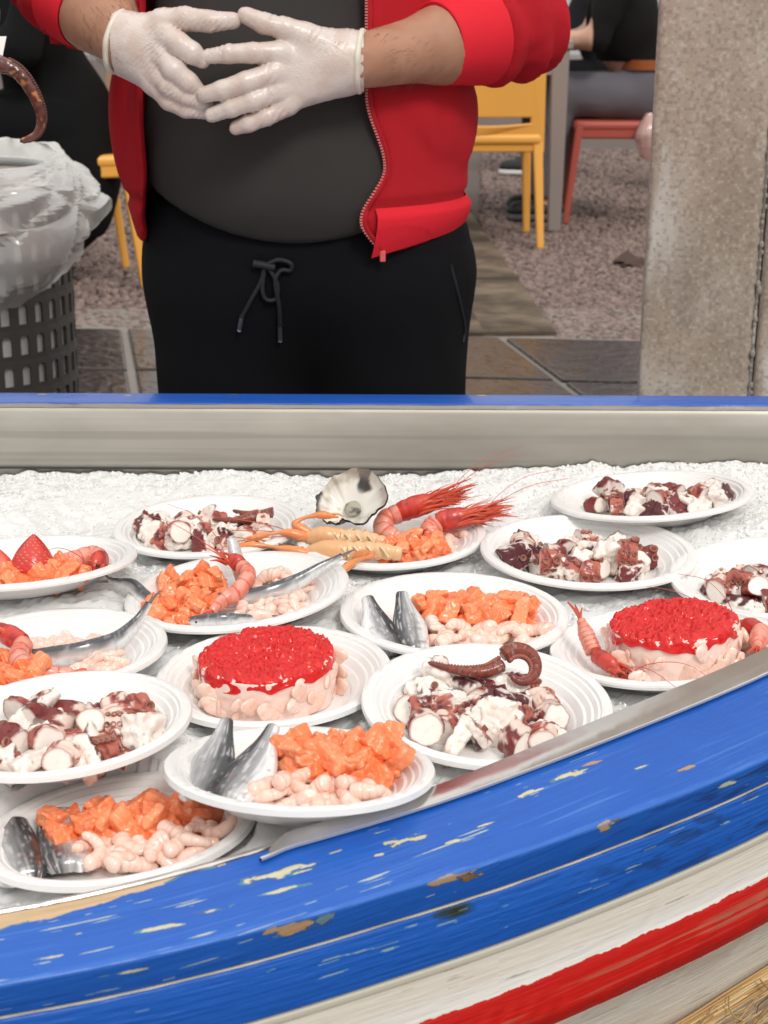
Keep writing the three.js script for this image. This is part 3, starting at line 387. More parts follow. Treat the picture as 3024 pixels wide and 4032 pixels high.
function wedgeGeo(seed) { const R = rng(seed), s = 0.0098 + 0.0038 * R(), g = cutGeo(seed + 7, [s * (1.1 + 0.6 * R()), s * (0.4 + 0.4 * R()), s * (0.8 + 0.5 * R())], 4, 0.6, 8), d = V(R() - 0.5, R() - 0.2, R() - 0.5).normalize(), o = R() * 30, sk = SKIN[Math.floor(R() * 4)], th = 0.35 + 0.3 * R();
  g.userData = { r: s }; return colorize(g, (p, n) => { const k = n.dot(d) + 0.22 * (fbm(p.x * 300 + o, p.y * 300, p.z * 300, 3) - 0.5), sp = sstep(th - 0.07, th + 0.05, k); let f = mixc(FLESH, [0.78, 0.62, 0.54], sstep(0.5, 0.7, fbm(p.x * 180, p.y * 180 + o, p.z * 180, 3))); if (vn(p.x * 1100 + o, p.y * 1100, p.z * 1100) > 0.86) f = mixc(f, [0.2, 0.12, 0.11], 0.5); return mixc(f, mixc(sk, SKIN[3], sstep(0.5, 0.7, fbm(p.x * 260, p.y * 260, p.z * 260 + o, 3))), sp); }); }
const suckGeo = (() => { const pr = [[0, -0.0006], [0.0016, -0.0006], [0.0023, 0.0006], [0.0028, 0.0017], [0.0034, 0.0018], [0.0037, 0.0012], [0.0035, -0.001], [0.0028, -0.003]]; const g = new THREE.LatheGeometry(pr.map((p) => new THREE.Vector2(Math.max(p[0], 1e-5), p[1])), 20); return colorize(g, (p) => { const r = Math.hypot(p.x, p.z); return r < 0.0018 ? [0.16, 0.07, 0.05] : r < 0.0029 ? [0.4, 0.19, 0.14] : [0.3, 0.085, 0.06]; }); })();
const SLICES = Array.from({ length: 9 }, (_, i) => sliceGeo(100 + i * 13)), WEDGES = Array.from({ length: 9 }, (_, i) => wedgeGeo(300 + i * 17));
function octopusPiece(R, label, group, kind) {
  const t = thing('octopus_piece', label, 'octopus', [0, 0, 0], group); t.userData.r = 0;
  if (kind < 0.4) { const g = SLICES[Math.floor(R() * SLICES.length)], { r, L, tap } = g.userData; obj('tentacle_slice', g, M.octopus, t); t.userData.r = r * 0.92; t.userData.slice = 1; t.userData.look = L > r * 1.3 ? 'long octopus tentacle slice' : 'short octopus tentacle slice';
    const n = R() < 0.85 ? 2 + Math.floor(R() * 2.6) : 0, rows = R() < 0.5 ? 1 : 2; for (let i = 0; i < n; i++) for (let w = 0; w < rows; w++) { const s = obj('sucker', suckGeo, M.octopus, t), x = n === 1 ? 0 : lerp(-L * 0.36, L * 0.36, i / (n - 1)), a = -Math.PI / 2 + (rows === 2 ? (w ? 0.42 : -0.42) : 0.1 * (R() - 0.5)), rr = r * lerp(1, tap, (x + L / 2) / L) * 0.97; s.position.set(x, Math.sin(a) * rr, Math.cos(a) * rr); s.rotation.x = Math.PI / 2 - a; s.scale.setScalar((0.8 + 0.35 * R()) * Math.min(1.25, L / n / 0.0066)); } }
  else { const g = WEDGES[Math.floor(R() * WEDGES.length)]; obj('flesh', g, M.octopus, t); t.userData.r = g.userData.r * 0.8; t.userData.look = 'skinned octopus chunk'; if (R() < 0.4) { const s = obj('sucker', suckGeo, M.octopus, t); s.position.set(0.002, g.userData.r * 0.75, 0.002); s.scale.setScalar(0.7 + 0.3 * R()); } }
  return t;
}
function tentacle(name, label, pts, r0, p, pos, rot, group) { // a tapered tip with beaded suckers along its edge
  const t = thing(name, label, 'octopus', [0, 0, 0], group), o = pts[0].x * 500;
  const g = limb(pts, (u) => r0 * (1 - 0.72 * Math.pow(u, 1.3)) * (u < 0.02 ? 0.6 : u > 0.98 ? 0.5 : 1), { n: 70, m: 16, up: V(0, 1, 0), warp: (u, a) => 1 + 0.015 * Math.sin(u * 150) + 0.12 * (fbm(u * 20, Math.cos(a), Math.sin(a), 3) - 0.5) });
  const uv = g.attributes.uv; colorize(g, (q, n, i) => { const a = uv.getY(i) * Math.PI * 2, k = fbm(uv.getX(i) * 30, Math.cos(a) * 2, Math.sin(a) * 2, 3); return mixc(mixc([0.26, 0.06, 0.04], [0.12, 0.03, 0.028], sstep(0.4, 0.65, k)), [0.62, 0.36, 0.3], sstep(0.6, 0.75, k) * 0.7 * (1 - uv.getX(i))); });
  const body = obj('arm', g, M.octopus, t);
  const c = new THREE.CatmullRomCurve3(pts), n = 24, T = V(), N = V(), B = V(); const bead = colorize(new THREE.SphereGeometry(1, 8, 6), () => [0.33, 0.1, 0.075]);
  const parts = []; for (let i = 0; i < n; i++) { const u = 0.03 + 0.94 * i / n; c.getTangent(u, T); B.crossVectors(T, V(0, 1, 0)).normalize(); const rr = r0 * (1 - 0.72 * Math.pow(u, 1.3)), q = c.getPoint(u); for (const s of [0.55, -0.1]) { const d = q.clone().addScaledVector(B, rr * 0.85).addScaledVector(V(0, 1, 0), rr * s); parts.push(bead.clone().scale(rr * 0.34, rr * 0.34, rr * 0.34).translate(d.x, d.y, d.z)); } }
  tag(obj('sucker_row', parts, M.octopus, t), null, null, null, 'stuff');
  if (p) place(t, p, pos, rot); return t;
}
// drop things into a heap
function heap(p, make, n, cx, cz, rx, rz, R, opt = {}) {
  const done = opt.done ?? [], k = opt.pack ?? 0.74;
  for (let i = 0; i < n; i++) {
    const t = make(R, i), r = t.userData.r, sl = t.userData.slice; delete t.userData.r; delete t.userData.slice; let best = null;
    for (let a = 0; a < (opt.tries ?? 6); a++) { const w = Math.sqrt(R()) * (opt.spread ?? 1), th = R() * 6.283, x0 = cx + Math.cos(th) * w * rx, z0 = cz + Math.sin(th) * w * rz, lim = Math.min(1, (p.R * 0.8 - r * 0.5) / Math.hypot(x0, z0)), x = x0 * lim, z = z0 * lim; const rad = Math.hypot(x, z); let y = r * (opt.flat ? 0.9 : 1.05) + Math.max(0, (rad + r * 0.6) / p.R - 0.64) * 0.092; for (const d of done) { const h = Math.hypot(x - d[0], z - d[2]), s = (r + d[3]) * k; if (h < s) y = Math.max(y, d[1] + Math.sqrt(s * s - h * h)); } if (!best || y < best[1]) best = [x, y, z, r]; }
    done.push(best); const f = opt.flat ? 0.5 : 1;
    if (opt.where) { const ax = (best[0] - cx) / rx, az = (best[2] - cz) / rz, bk = az < -0.33 ? 'back' : az > 0.33 ? 'front' : '', lr = ax < -0.33 ? 'left' : ax > 0.33 ? 'right' : ''; t.userData.label = t.userData.look + (best[1] > r * 2.2 ? ' on top' : '') + (bk || lr ? ' at ' + [bk, lr].filter(Boolean).join(' ') : ' in the middle') + ' ' + opt.where; delete t.userData.look; }
    place(t, p, best, sl ? (R() < 0.5 ? [-2.1 + (R() - 0.5) * 1.2, (R() - 0.5) * 1.8, (R() - 0.5) * 0.7] : [(R() - 0.5) * 0.6, (R() < 0.5 ? 1 : -1) * (1.57 + (R() - 0.5) * 1.3), 0.55 * (R() - 0.2) + (R() - 0.5) * 0.6]) : [(R() - 0.5) * 2.4 * f, R() * 6.28, (R() - 0.5) * 2.4 * f]);
  }
  return done;
}
const octoHeap = (k, n, cx, cz, rx, rz, where, seed) => heap(plates[k - 1], (R) => octopusPiece(R, 'chunk of boiled octopus ' + where, 'octopus chunks ' + where, R()), n, cx, cz, rx, rz, rng(seed), { pack: 0.8, where });
octoHeap(1, 26, 0.008, 0.002, 0.085, 0.042, 'on the rearmost right plate', 1);
octoHeap(2, 32, -0.012, 0.008, 0.086, 0.044, 'on the second plate at right', 2);
octoHeap(3, 28, -0.012, 0.012, 0.075, 0.05, 'on the plate cut by the right edge', 3);
const d5 = octoHeap(5, 36, -0.004, 0.004, 0.078, 0.06, 'on the curled tentacle plate', 4);
octoHeap(9, 40, -0.008, 0.006, 0.083, 0.064, 'on the left edge plate', 5);
octoHeap(13, 34, 0.006, 0.002, 0.086, 0.042, 'on the back left plate', 6);
{ const p = plates[4];
  tentacle('octopus_tentacle', 'curled octopus tentacle tip standing up among the octopus chunks', Array.from({ length: 12 }, (_, i) => { const a = -2.4 + i * 0.47, r = 0.018 - i * 0.0007; return V(Math.cos(a) * r, 0.004 * i / 11, Math.sin(a) * r); }), 0.0075, p, [0.03, 0.036, -0.034], [0.95, 0.3, 0.1], 'octopus tentacle tips');
  tentacle('octopus_tentacle', 'dark straight octopus tentacle tip lying left of the curled one', [V(0.032, 0.003, -0.004), V(0.018, 0, 0.002), V(0, 0, 0.003), V(-0.018, 0.001, -0.001), V(-0.034, 0.003, -0.006)], 0.0065, p, [-0.016, 0.036, -0.03], [0.2, 0.05, 0], 'octopus tentacle tips');
  const q = plates[12]; for (const [x, z, a, l] of [[0.03, -0.004, 0.2, 'dark octopus tentacle tip on the back left plate, nearer its rim'], [0.05, -0.024, -0.2, 'dark octopus tentacle tip on the back left plate, farther from its rim']]) tentacle('octopus_tentacle', l, [V(0.026, 0.002, 0), V(0.01, 0, 0.003), V(-0.01, 0, 0.002), V(-0.026, 0.001, -0.004)], 0.006, q, [x, 0.026, z], [0.2, a, 0], 'octopus tentacle tips'); }
// --- salmon
const SALMON = Array.from({ length: 10 }, (_, i) => { const R = rng(700 + i * 7), s = 0.0056 + 0.0028 * R(), g = cutGeo(800 + i * 19, [s * (1.0 + 0.9 * R()), s * (0.5 + 0.35 * R()), s * (0.75 + 0.45 * R())], 5, 0.45, 9, 0.2), d = V(R() - 0.5, R() - 0.5, R() - 0.5).normalize(), o = R() * 20, base = mixc([0.94, 0.22, 0.07], [0.97, 0.38, 0.18], R()); g.userData = { r: s };
  return colorize(g, (p) => { const l = Math.abs(Math.sin(p.dot(d) * 520 + 2.2 * fbm(p.x * 140 + o, p.y * 140, p.z * 140, 2))); return mixc(mixc(base, [0.86, 0.14, 0.04], fbm(p.x * 160 + o, p.y * 160, p.z * 160, 3) * 0.6), [0.96, 0.56, 0.38], 0.75 * sstep(0.2, 0.03, l)); }); });
const salmonPiece = (label, group) => (R) => { const g = SALMON[Math.floor(R() * SALMON.length)], o = obj('salmon_cube', g, M.salmon); tag(o, label, 'salmon', group); o.userData.r = g.userData.r * 0.8; o.userData.look = g.userData.r > 0.007 ? 'large orange salmon piece' : 'small orange salmon piece'; return o; };
// --- peeled shrimps
function shrimpGeo(seed) { const R = rng(seed), R2 = R(), arc = 1.0 + 2.6 * R(), rad = 0.025 - 0.003 * arc, pts = []; for (let i = 0; i <= 9; i++) { const t = i / 9, a = -arc / 2 + arc * t; pts.push(V(Math.sin(a) * rad * (1 - 0.22 * t), 0.0015 * Math.sin(t * 5 + seed), Math.cos(a) * rad * (1 - 0.2 * t) - rad * 0.6)); }
  const r0 = 0.0052 + 0.0018 * R(), o = R() * 9, g = limb(pts, (t) => r0 * Math.sqrt(clamp(t / 0.12 * (2 - Math.min(1, t / 0.12)), 0.0004, 1)) * (1 - 0.55 * Math.pow(t, 1.6)) * Math.sqrt(clamp((1 - t) / 0.06, 0.0004, 1)), { n: 48, m: 16, flat: () => 1.35 - 0.3 * R2, warp: (t, a) => 1 + 0.07 * Math.pow(Math.abs(Math.sin(t * 6 * Math.PI)), 0.5) - 0.05 + 0.24 * (fbm(t * 9 + o, Math.cos(a), Math.sin(a), 2) - 0.5) });
  const uv = g.attributes.uv, tone = R(); g.userData = { arc }; return colorize(g, (p, n, i) => { const t = uv.getX(i), a = uv.getY(i) * 6.283, k = fbm(t * 14 + o, Math.cos(a) * 1.5, Math.sin(a) * 1.5, 3); let c = mixc(mixc([0.88, 0.6, 0.49], [0.92, 0.74, 0.66], tone), [0.88, 0.46, 0.34], 0.6 * sstep(0.48, 0.7, k)); return mixc(c, [0.86, 0.42, 0.3], 0.35 * sstep(0.2, 0.02, Math.abs(Math.sin(t * 6 * Math.PI)))); }); }
const SHRIMP = Array.from({ length: 12 }, (_, i) => shrimpGeo(900 + i * 23));
const shrimpPiece = (label, group) => (R) => { const g = SHRIMP[Math.floor(R() * SHRIMP.length)], o = obj('peeled_shrimp', g, M.shrimp); o.userData.look = g.userData.arc > 2.3 ? 'curled peeled shrimp' : 'straight peeled shrimp'; tag(o, label, 'shrimp', group); o.userData.r = 0.006; return o; };
function mixHeap(k, sal, shr, where, seed) { const p = plates[k - 1], done = []; let i = 0; for (const [n, cx, cz, rx, rz] of sal) heap(p, salmonPiece('raw diced salmon piece ' + where, 'salmon dice ' + where), n, cx, cz, rx, rz, rng(seed + 31 * i++), { done, pack: 0.9, where }); for (const [n, cx, cz, rx, rz] of shr) heap(p, shrimpPiece('peeled raw shrimp ' + where, 'peeled shrimps ' + where), n, cx, cz, rx, rz, rng(seed + 77 * ++i), { done, pack: 0.86, flat: true, where }); }
mixHeap(8, [[76, 0.002, -0.016, 0.06, 0.03]], [[28, 0.03, 0.02, 0.05, 0.02]], 'on the front left corner plate', 41);
mixHeap(7, [[74, 0.035, -0.022, 0.05, 0.028]], [[26, 0.018, 0.02, 0.05, 0.02]], 'on the plate beside the strip end', 42);
mixHeap(15, [[88, 0.022, -0.014, 0.06, 0.03]], [[30, 0.034, 0.03, 0.052, 0.02]], 'on the plate behind the tentacle', 43);
mixHeap(12, [[28, -0.052, -0.038, 0.032, 0.018], [28, -0.055, 0.02, 0.03, 0.018]], [[18, 0.05, -0.036, 0.034, 0.022], [16, 0.038, 0.032, 0.03, 0.018]], 'on the single prawn plate', 44);
mixHeap(10, [[16, -0.046, 0.012, 0.026, 0.02], [22, -0.022, 0.06, 0.028, 0.016]], [[14, 0.004, -0.044, 0.042, 0.02], [11, 0.056, 0.02, 0.024, 0.022]], 'on the bent anchovy plate', 45);
mixHeap(11, [[28, 0.03, 0.03, 0.045, 0.018]], [[7, -0.01, -0.05, 0.06, 0.02]], 'on the strawberry plate', 46);
mixHeap(14, [[32, 0.028, 0.03, 0.036, 0.018]], [[7, 0.072, -0.004, 0.02, 0.026]], 'on the oyster plate', 47);
// --- anchovy fillets: a pair laid side by side, dark backs towards the middle
function filletGeo(seed, L, W, tail, side) { const o = seed * 3.7; const g = grid(30, 50, (u, v) => { const t = v, en = Math.sqrt(clamp(Math.min(t / 0.05, (1 - t) / 0.04), 0.001, 1)), w = W * (0.8 + 0.2 * Math.sin(Math.min(1, t * 1.6) * Math.PI * 0.5)) * (1 - tail * 0.78 * sstep(0.45, 1, t)) * (0.75 + 0.25 * en), a = (u - 0.5) * Math.PI * 0.92; return V(Math.sin(a) * w * 0.52 + side * W * 0.12 * tail * sstep(0.5, 1, t) * -1, en * Math.cos(a) * W * 0.24 * (1 - 0.4 * tail * t) + tail * 0.016 * t * t * t + 0.0012 * (fbm(u * 5, v * 9, o, 3) - 0.5), (0.5 - t) * L + 0.006 * (fbm(u * 7, o, 4, 3) - 0.5) * sstep(0.15, 0, t)); }, [1, 1]);
  const uv = g.attributes.uv; return colorize(g, (p, n, i) => { const u = uv.getX(i), v = uv.getY(i), k = fbm(u * 60, v * 4, o, 3), d = (side > 0 ? u : 1 - u) + 0.12 * (fbm(v * 5, o, 2, 2) - 0.5); let c = mixc([0.045, 0.048, 0.055], [0.3, 0.3, 0.31], sstep(0.28, 0.5, d + 0.22 * (k - 0.5))); c = mixc(c, [0.84, 0.845, 0.85], sstep(0.46, 0.78, d + 0.3 * (k - 0.5))); c = mixc(c, [0.8, 0.8, 0.8], 0.55 * sstep(0.6, 0.72, fbm(u * 110, v * 7, o + 4, 3))); return mixc(c, [0.28, 0.13, 0.12], 0.5 * sstep(0.68, 0.78, fbm(u * 9, v * 16, o + 9, 2))); }); }
function flipIf(g) { return g; }
function anchovyPair(label, p, pos, rot, L, W, tail, lift = 0) { const t = thing('anchovy_fillets', label, 'anchovy'); [-1, 1].forEach((s, i) => { const f = obj('fillet', filletGeo(3 + i + L * 100, L, W, tail, s), M.fish, t); f.position.set(s * W * 0.46, 0, 0); f.rotation.set(lift, s * (-0.04 - 0.1 * tail), s * -0.1); }); return place(t, p, pos, rot); }
anchovyPair('pair of silver anchovy fillets on the front left corner plate', plates[7], [-0.06, 0.009, 0.004], [0.06, 0.34, 0], 0.092, 0.04, 0.2);
anchovyPair('anchovy fillets with tails raised on the plate by the steel strip', plates[6], [-0.05, 0.017, -0.002], [0.2, -0.3, 0], 0.082, 0.036, 0.9, 0.12);
anchovyPair('anchovy fillets on the plate behind the curled tentacle', plates[14], [-0.06, 0.017, 0.036], [0.24, 0.3, 0.05], 0.076, 0.034, 0.8, 0.1);
// whole anchovy: dark back, silver belly, forked tail
function anchovy(label, p, pts, r0, up = V(0, 1, 0)) { const t = thing('anchovy', label, 'anchovy'), w = pts.map((a) => p.at(...a)), g = limb(w, (u) => r0 * (0.45 + 0.55 * Math.sin(Math.min(1, u * 1.5 + 0.12) * Math.PI * 0.62)) * (1 - 0.62 * sstep(0.45, 1, u)) * (u < 0.02 ? 0.4 : 1), { n: 60, m: 16, flat: () => 0.62, up });
  const uv = g.attributes.uv; colorize(g, (q, n, i) => { const a = uv.getY(i) * 6.283, u = uv.getX(i), k = Math.cos(a) + 0.35 * (fbm(u * 14, a * 2, 3, 3) - 0.5); let c = mixc([0.8, 0.81, 0.82], [0.07, 0.075, 0.085], sstep(0.2, 0.6, k)); return mixc(c, [0.4, 0.4, 0.42], 0.4 * sstep(0.6, 0.7, fbm(u * 70, a * 5, 7, 3))); }); obj('body', g, M.fish, t);
  const e = w[w.length - 1], d = e.clone().sub(w[w.length - 2]).normalize(), side = V().crossVectors(d, up).normalize(); for (const s of [-1, 1]) obj('tail_fin', colorize(limb([e.clone().addScaledVector(d, -0.003), e.clone().addScaledVector(d, 0.006).addScaledVector(side, s * 0.003).addScaledVector(up, s * 0.002), e.clone().addScaledVector(d, 0.013).addScaledVector(side, s * 0.006).addScaledVector(up, s * 0.003)], (u) => 0.0022 * (1 - 0.7 * u), { n: 10, m: 6, flat: () => 0.4 }), () => [0.22, 0.22, 0.23]), M.fish, t);
  const eye = obj('eye', new THREE.SphereGeometry(r0 * 0.2, 10, 8), std(0.02, 0.02, 0.02, 0.1), t); eye.position.copy(w[0]).addScaledVector(w[1].clone().sub(w[0]).normalize(), r0 * 0.9).addScaledVector(V(0.2, 0.3, 0.93), r0 * 0.42); return t; }
anchovy('bent whole anchovy with its tail raised over the rim of the left plate', plates[9], [[-0.03, 0.012, 0.0], [0.0, 0.013, 0.0], [0.03, 0.014, -0.006], [0.056, 0.018, -0.022], [0.074, 0.03, -0.04], [0.086, 0.046, -0.05]], 0.0115);
anchovy('whole anchovy curving out to the right of the single red prawn', plates[11], [[-0.05, 0.012, -0.008], [-0.01, 0.012, 0.004], [0.03, 0.014, 0.002], [0.062, 0.02, -0.012], [0.088, 0.03, -0.024], [0.11, 0.038, -0.03]], 0.0105);
anchovy('anchovy whose tail hangs over the left rim, beside the diced salmon', plates[11], [[-0.05, 0.008, 0.03], [-0.075, 0.014, 0.024], [-0.095, 0.024, 0.008], [-0.108, 0.032, -0.006], [-0.122, 0.034, -0.014], [-0.134, 0.036, -0.02]], 0.0095);
anchovy('anchovy standing on end behind the single red prawn', plates[11], [[-0.008, 0.06, -0.062], [-0.006, 0.045, -0.06], [-0.004, 0.03, -0.056], [-0.002, 0.012, -0.05], [0, 0.002, -0.04]], 0.0125, V(0, 0, -1));
anchovy('anchovy head poking over the front rim below the diced salmon', plates[11], [[-0.044, 0.012, 0.058], [-0.02, 0.012, 0.062], [0.004, 0.01, 0.058], [0.03, 0.007, 0.05]], 0.0088);
anchovy('silver anchovy at the far left edge beside the prawn', plates[9], [[-0.075, 0.02, -0.03], [-0.09, 0.022, -0.02], [-0.1, 0.02, 0.0]], 0.009);
// --- tartare
function tartare(label, p, x, z, r, h, seed) {
  const t = thing('shrimp_tartare', label, 'tartare', [0, 0, 0], 'round tartares'), R = rng(seed);
  const base = grid(140, 26, (u, v) => { const a = u * 6.2832, prof = v < 0.8 ? v / 0.8 : 1, rr = r * (0.99 + 0.03 * Math.sin(v / 0.8 * 3)) * (v > 0.8 ? 1 - (v - 0.8) / 0.2 : 1), k = 0.0034 * (fbm(Math.cos(a) * 4 + seed, Math.sin(a) * 4, v * 3.5, 3) - 0.5) * 2; return V(Math.cos(a) * (rr + k), prof * h + 0.001 * k, -Math.sin(a) * (rr + k)); });
  obj('shrimp_base', colorize(base, (q) => mixc([0.88, 0.62, 0.54], [0.92, 0.73, 0.65], fbm(q.x * 90, q.y * 90, q.z * 90, 3))), M.shrimp, t);
  for (let i = 0; i < 60; i++) { const a = i / 60 * 6.283 + 0.1 * R(), y = h * (0.14 + 0.6 * R()), s = obj('shrimp_piece', SHRIMP[Math.floor(R() * 12)], M.shrimp, t); s.position.set(Math.cos(a) * r * 0.95, y, -Math.sin(a) * r * 0.95); s.rotation.set(Math.PI / 2, 0, 0); s.rotation.order = 'YXZ'; s.rotation.y = a + Math.PI / 2; s.rotation.z = (R() - 0.5) * 1.4; s.scale.set(1.15, 0.45, 1.0); }
  const hang = (a) => h * (0.04 + 0.34 * fbm(Math.cos(a) * 1.4 + seed * 3, Math.sin(a) * 1.4, 2, 3) + 0.12 * (vn(a * 6, seed) - 0.5));
  const top = grid(220, 64, (u, v) => { const a = u * 6.2832, e = v < 0.8 ? v / 0.8 : 1, dn = v < 0.8 ? 0 : (v - 0.8) / 0.2, rr = r * 1.0 * Math.min(e, 1) + 0.0016 * dn; const x = Math.cos(a) * rr, zz = -Math.sin(a) * rr; const n = 0.008 * (fbm(x * 240 + seed, zz * 210, 3, 3) - 0.5) + 0.0035 * (vn(x * 700, zz * 700, seed) - 0.5) + 0.004 * (fbm(x * 70, zz * 70, seed, 2) - 0.5); const edge = sstep(0.86, 1, e) * 0.0035; const side = 0.002 * (fbm(a * 12, dn * 3, seed, 3) - 0.35); return V(x + Math.cos(a) * side * dn, h + 0.0035 + (dn ? -edge : n - edge * e) - dn * hang(a) + (dn ? n * (1 - dn) : 0), zz - Math.sin(a) * side * dn); });
  obj('red_topping', colorize(top, (q) => { const k = fbm(q.x * 320, q.y * 320, q.z * 320 + seed, 3); return mixc(mixc([0.56, 0.003, 0.006], [0.76, 0.016, 0.016], k), [0.85, 0.09, 0.04], sstep(0.66, 0.8, fbm(q.x * 200 + 9, q.y * 200, q.z * 200, 3))); }), vmat(0.3, { clearcoat: 0.55, clearcoatRoughness: 0.05, specularIntensity: 0.5 }), t);
  return place(t, p, [x, 0.0005, z], [0, 0, 0]);
}
tartare('round tartare capped with red, alone on its plate', plates[5], -0.006, -0.002, 0.061, 0.04, 3);
tartare('round tartare capped with red, between two prawn heads', plates[3], 0.008, 0.0, 0.0595, 0.043, 8);
// --- red prawns
const RED = [0.62, 0.045, 0.025];
function prawn(label, p, body, head, r0, spikes, seed, group) { // body: points tail to neck; head: [base, tip]; spikes: [length, spread, count]
  const t = thing('red_prawn', label, 'prawn', [0, 0, 0], group), R = rng(seed);
  if (body) { const w = body.map((a) => p.at(...a)), n = 7, g = limb(w, (u) => r0 * (0.5 + 0.5 * sstep(0, 0.45, u)) * (0.93 + 0.1 * Math.pow(Math.abs(Math.sin(u * n * Math.PI)), 0.6)) * (u < 0.02 || u > 0.985 ? 0.6 : 1), { n: 70, m: 18, flat: () => 0.85 }); const uv = g.attributes.uv;
    colorize(g, (q, nn, i) => { const u = uv.getX(i), a = uv.getY(i) * 6.283, band = Math.abs(Math.sin(u * n * Math.PI)), k = fbm(u * 16, Math.cos(a) * 2, Math.sin(a) * 2 + seed, 3); return mixc(mixc([0.8, 0.36, 0.27], [0.74, 0.16, 0.1], sstep(0.4, 0.65, k) * 0.75 + 0.25 * sstep(0.5, 1, u)), RED, 0.85 * sstep(0.22, 0.05, band)); }); obj('shell', g, M.shell, t);
    const e = w[0], d = e.clone().sub(w[1]).normalize(); for (const s of [-1, 0, 1]) obj('tail_fan', colorize(limb([e, e.clone().addScaledVector(d, 0.008).add(V(0.003 * s, 0.001, 0.004 * s)), e.clone().addScaledVector(d, 0.015).add(V(0.006 * s, 0, 0.007 * s))], (u) => 0.003 * (1 - 0.6 * u), { n: 8, m: 8, flat: () => 0.4 }), () => [0.7, 0.12, 0.07]), M.shell, t); }
  const a = p.at(...head[0]), b = p.at(...head[1]), d = b.clone().sub(a), L = d.length(); d.normalize(); const mid = a.clone().lerp(b, 0.5).addScaledVector(p.n, 0.003);
  obj('head', colorize(limb([a, mid, b], (u) => r0 * (1.08 - 0.2 * u) * (0.75 + 0.25 * Math.sqrt(clamp(u / 0.3, 0, 1))) * Math.sqrt(clamp((1 - u) / 0.45, 0.01, 1)) * (0.95 + 0.1 * vn(u * 14, seed)), { n: 30, m: 16, flat: () => 0.8 }), (q) => mixc(RED, [0.35, 0.02, 0.02], sstep(0.4, 0.7, fbm(q.x * 200, q.y * 200, q.z * 200, 3)))), M.shell, t);
  const side = V().crossVectors(d, p.n).normalize(); const [sl, sp, sc] = spikes;
  for (let i = 0; i < sc; i++) { const f = R(), o = a.clone().lerp(b, 0.35 + 0.65 * f).addScaledVector(p.n, (R() - 0.35) * r0 * 1.2).addScaledVector(side, (R() - 0.5) * r0 * 1.4), dir = d.clone().addScaledVector(p.n, (R() - 0.32) * sp).addScaledVector(side, (R() - 0.5) * sp * 1.4).normalize(), l = sl * (0.45 + 0.75 * R()); obj('spine', colorize(limb([o, o.clone().addScaledVector(dir, l * 0.5).addScaledVector(p.n, 0.002), o.clone().addScaledVector(dir, l)], (u) => (0.0011 + 0.0016 * (i % 3 === 0 ? 1 : 0)) * (1 - 0.85 * u), { n: 10, m: 5, flat: () => 0.6 }), () => mixc(RED, [0.75, 0.14, 0.06], R())), M.shell, t); }
  for (const s of [-1, 1]) { const eye = obj('eye', new THREE.SphereGeometry(0.0018, 8, 6), std(0.01, 0.01, 0.01, 0.1), t); eye.position.copy(b).addScaledVector(side, s * r0 * 0.5).addScaledVector(p.n, r0 * 0.5); }
  for (let i = 0; i < 2; i++) { const dir = d.clone().addScaledVector(p.n, 0.5 + 0.9 * R()).addScaledVector(side, (i - 0.5) * 0.9).normalize(); obj('antenna', colorize(limb([b, b.clone().addScaledVector(dir, 0.03), b.clone().addScaledVector(dir, 0.055).addScaledVector(d, 0.02), b.clone().addScaledVector(dir, 0.06).addScaledVector(d, 0.06)], (u) => 0.0005 * (1 - 0.5 * u), { n: 24, m: 4 }), () => [0.7, 0.06, 0.04]), M.shell, t); }
  return t;
}
prawn('red prawn curled between salmon and shrimps on its mixed plate', plates[11], [[-0.022, 0.016, 0.046], [-0.014, 0.018, 0.026], [0.004, 0.024, 0.008], [0.012, 0.032, -0.012], [0.004, 0.036, -0.028]], [[0.004, 0.036, -0.03], [-0.012, 0.038, -0.042]], 0.0095, [0.03, 0.9, 14], 61, 'red prawns');
prawn('red prawn with a dark red head beside the bent anchovy', plates[9], [[0.03, 0.012, 0.042], [0.006, 0.014, 0.046], [-0.016, 0.017, 0.038], [-0.026, 0.02, 0.018], [-0.026, 0.024, -0.004]], [[-0.026, 0.024, -0.006], [-0.062, 0.026, -0.03]], 0.011, [0.026, 0.8, 22], 62, 'red prawns');
prawn('red prawn with long spines nearer the oyster shell', plates[13], [[0.03, 0.016, 0.004], [0.008, 0.016, 0.0], [-0.008, 0.022, -0.012], [-0.006, 0.032, -0.028], [0.012, 0.038, -0.034]], [[0.01, 0.038, -0.034], [0.066, 0.05, -0.034]], 0.0135, [0.042, 0.5, 130], 63, 'red prawns');
prawn('red prawn with long spines reaching past the right rim of the oyster plate', plates[13], [[0.036, 0.014, 0.012], [0.046, 0.018, 0.002], [0.046, 0.024, -0.008], [0.054, 0.03, -0.014]], [[0.054, 0.03, -0.014], [0.108, 0.034, -0.018]], 0.0135, [0.04, 0.55, 130], 64, 'red prawns');
prawn('raw red prawn lying on the strawberry plate', plates[10], [[0.018, 0.014, -0.012], [0.036, 0.016, -0.004], [0.054, 0.018, -0.008], [0.07, 0.02, -0.02], [0.082, 0.018, -0.012]], [[0.084, 0.018, -0.01], [0.078, 0.012, 0.016]], 0.011, [0.012, 1.2, 10], 65, 'red prawns');
prawn('red prawn head propped on the left rim beside the tartare', plates[3], [[-0.078, 0.05, -0.012], [-0.074, 0.036, 0.0], [-0.07, 0.024, 0.012]], [[-0.069, 0.022, 0.014], [-0.048, 0.008, 0.044]], 0.0088, [0.02, 0.6, 20], 66, 'red prawns');
prawn('red prawn lying right of the tartare at the right edge', plates[3], [[0.078, 0.02, 0.03], [0.084, 0.022, 0.012], [0.09, 0.022, -0.004]], [[0.09, 0.022, -0.005], [0.074, 0.018, -0.03]], 0.0105, [0.014, 1.1, 14], 67, 'red prawns');
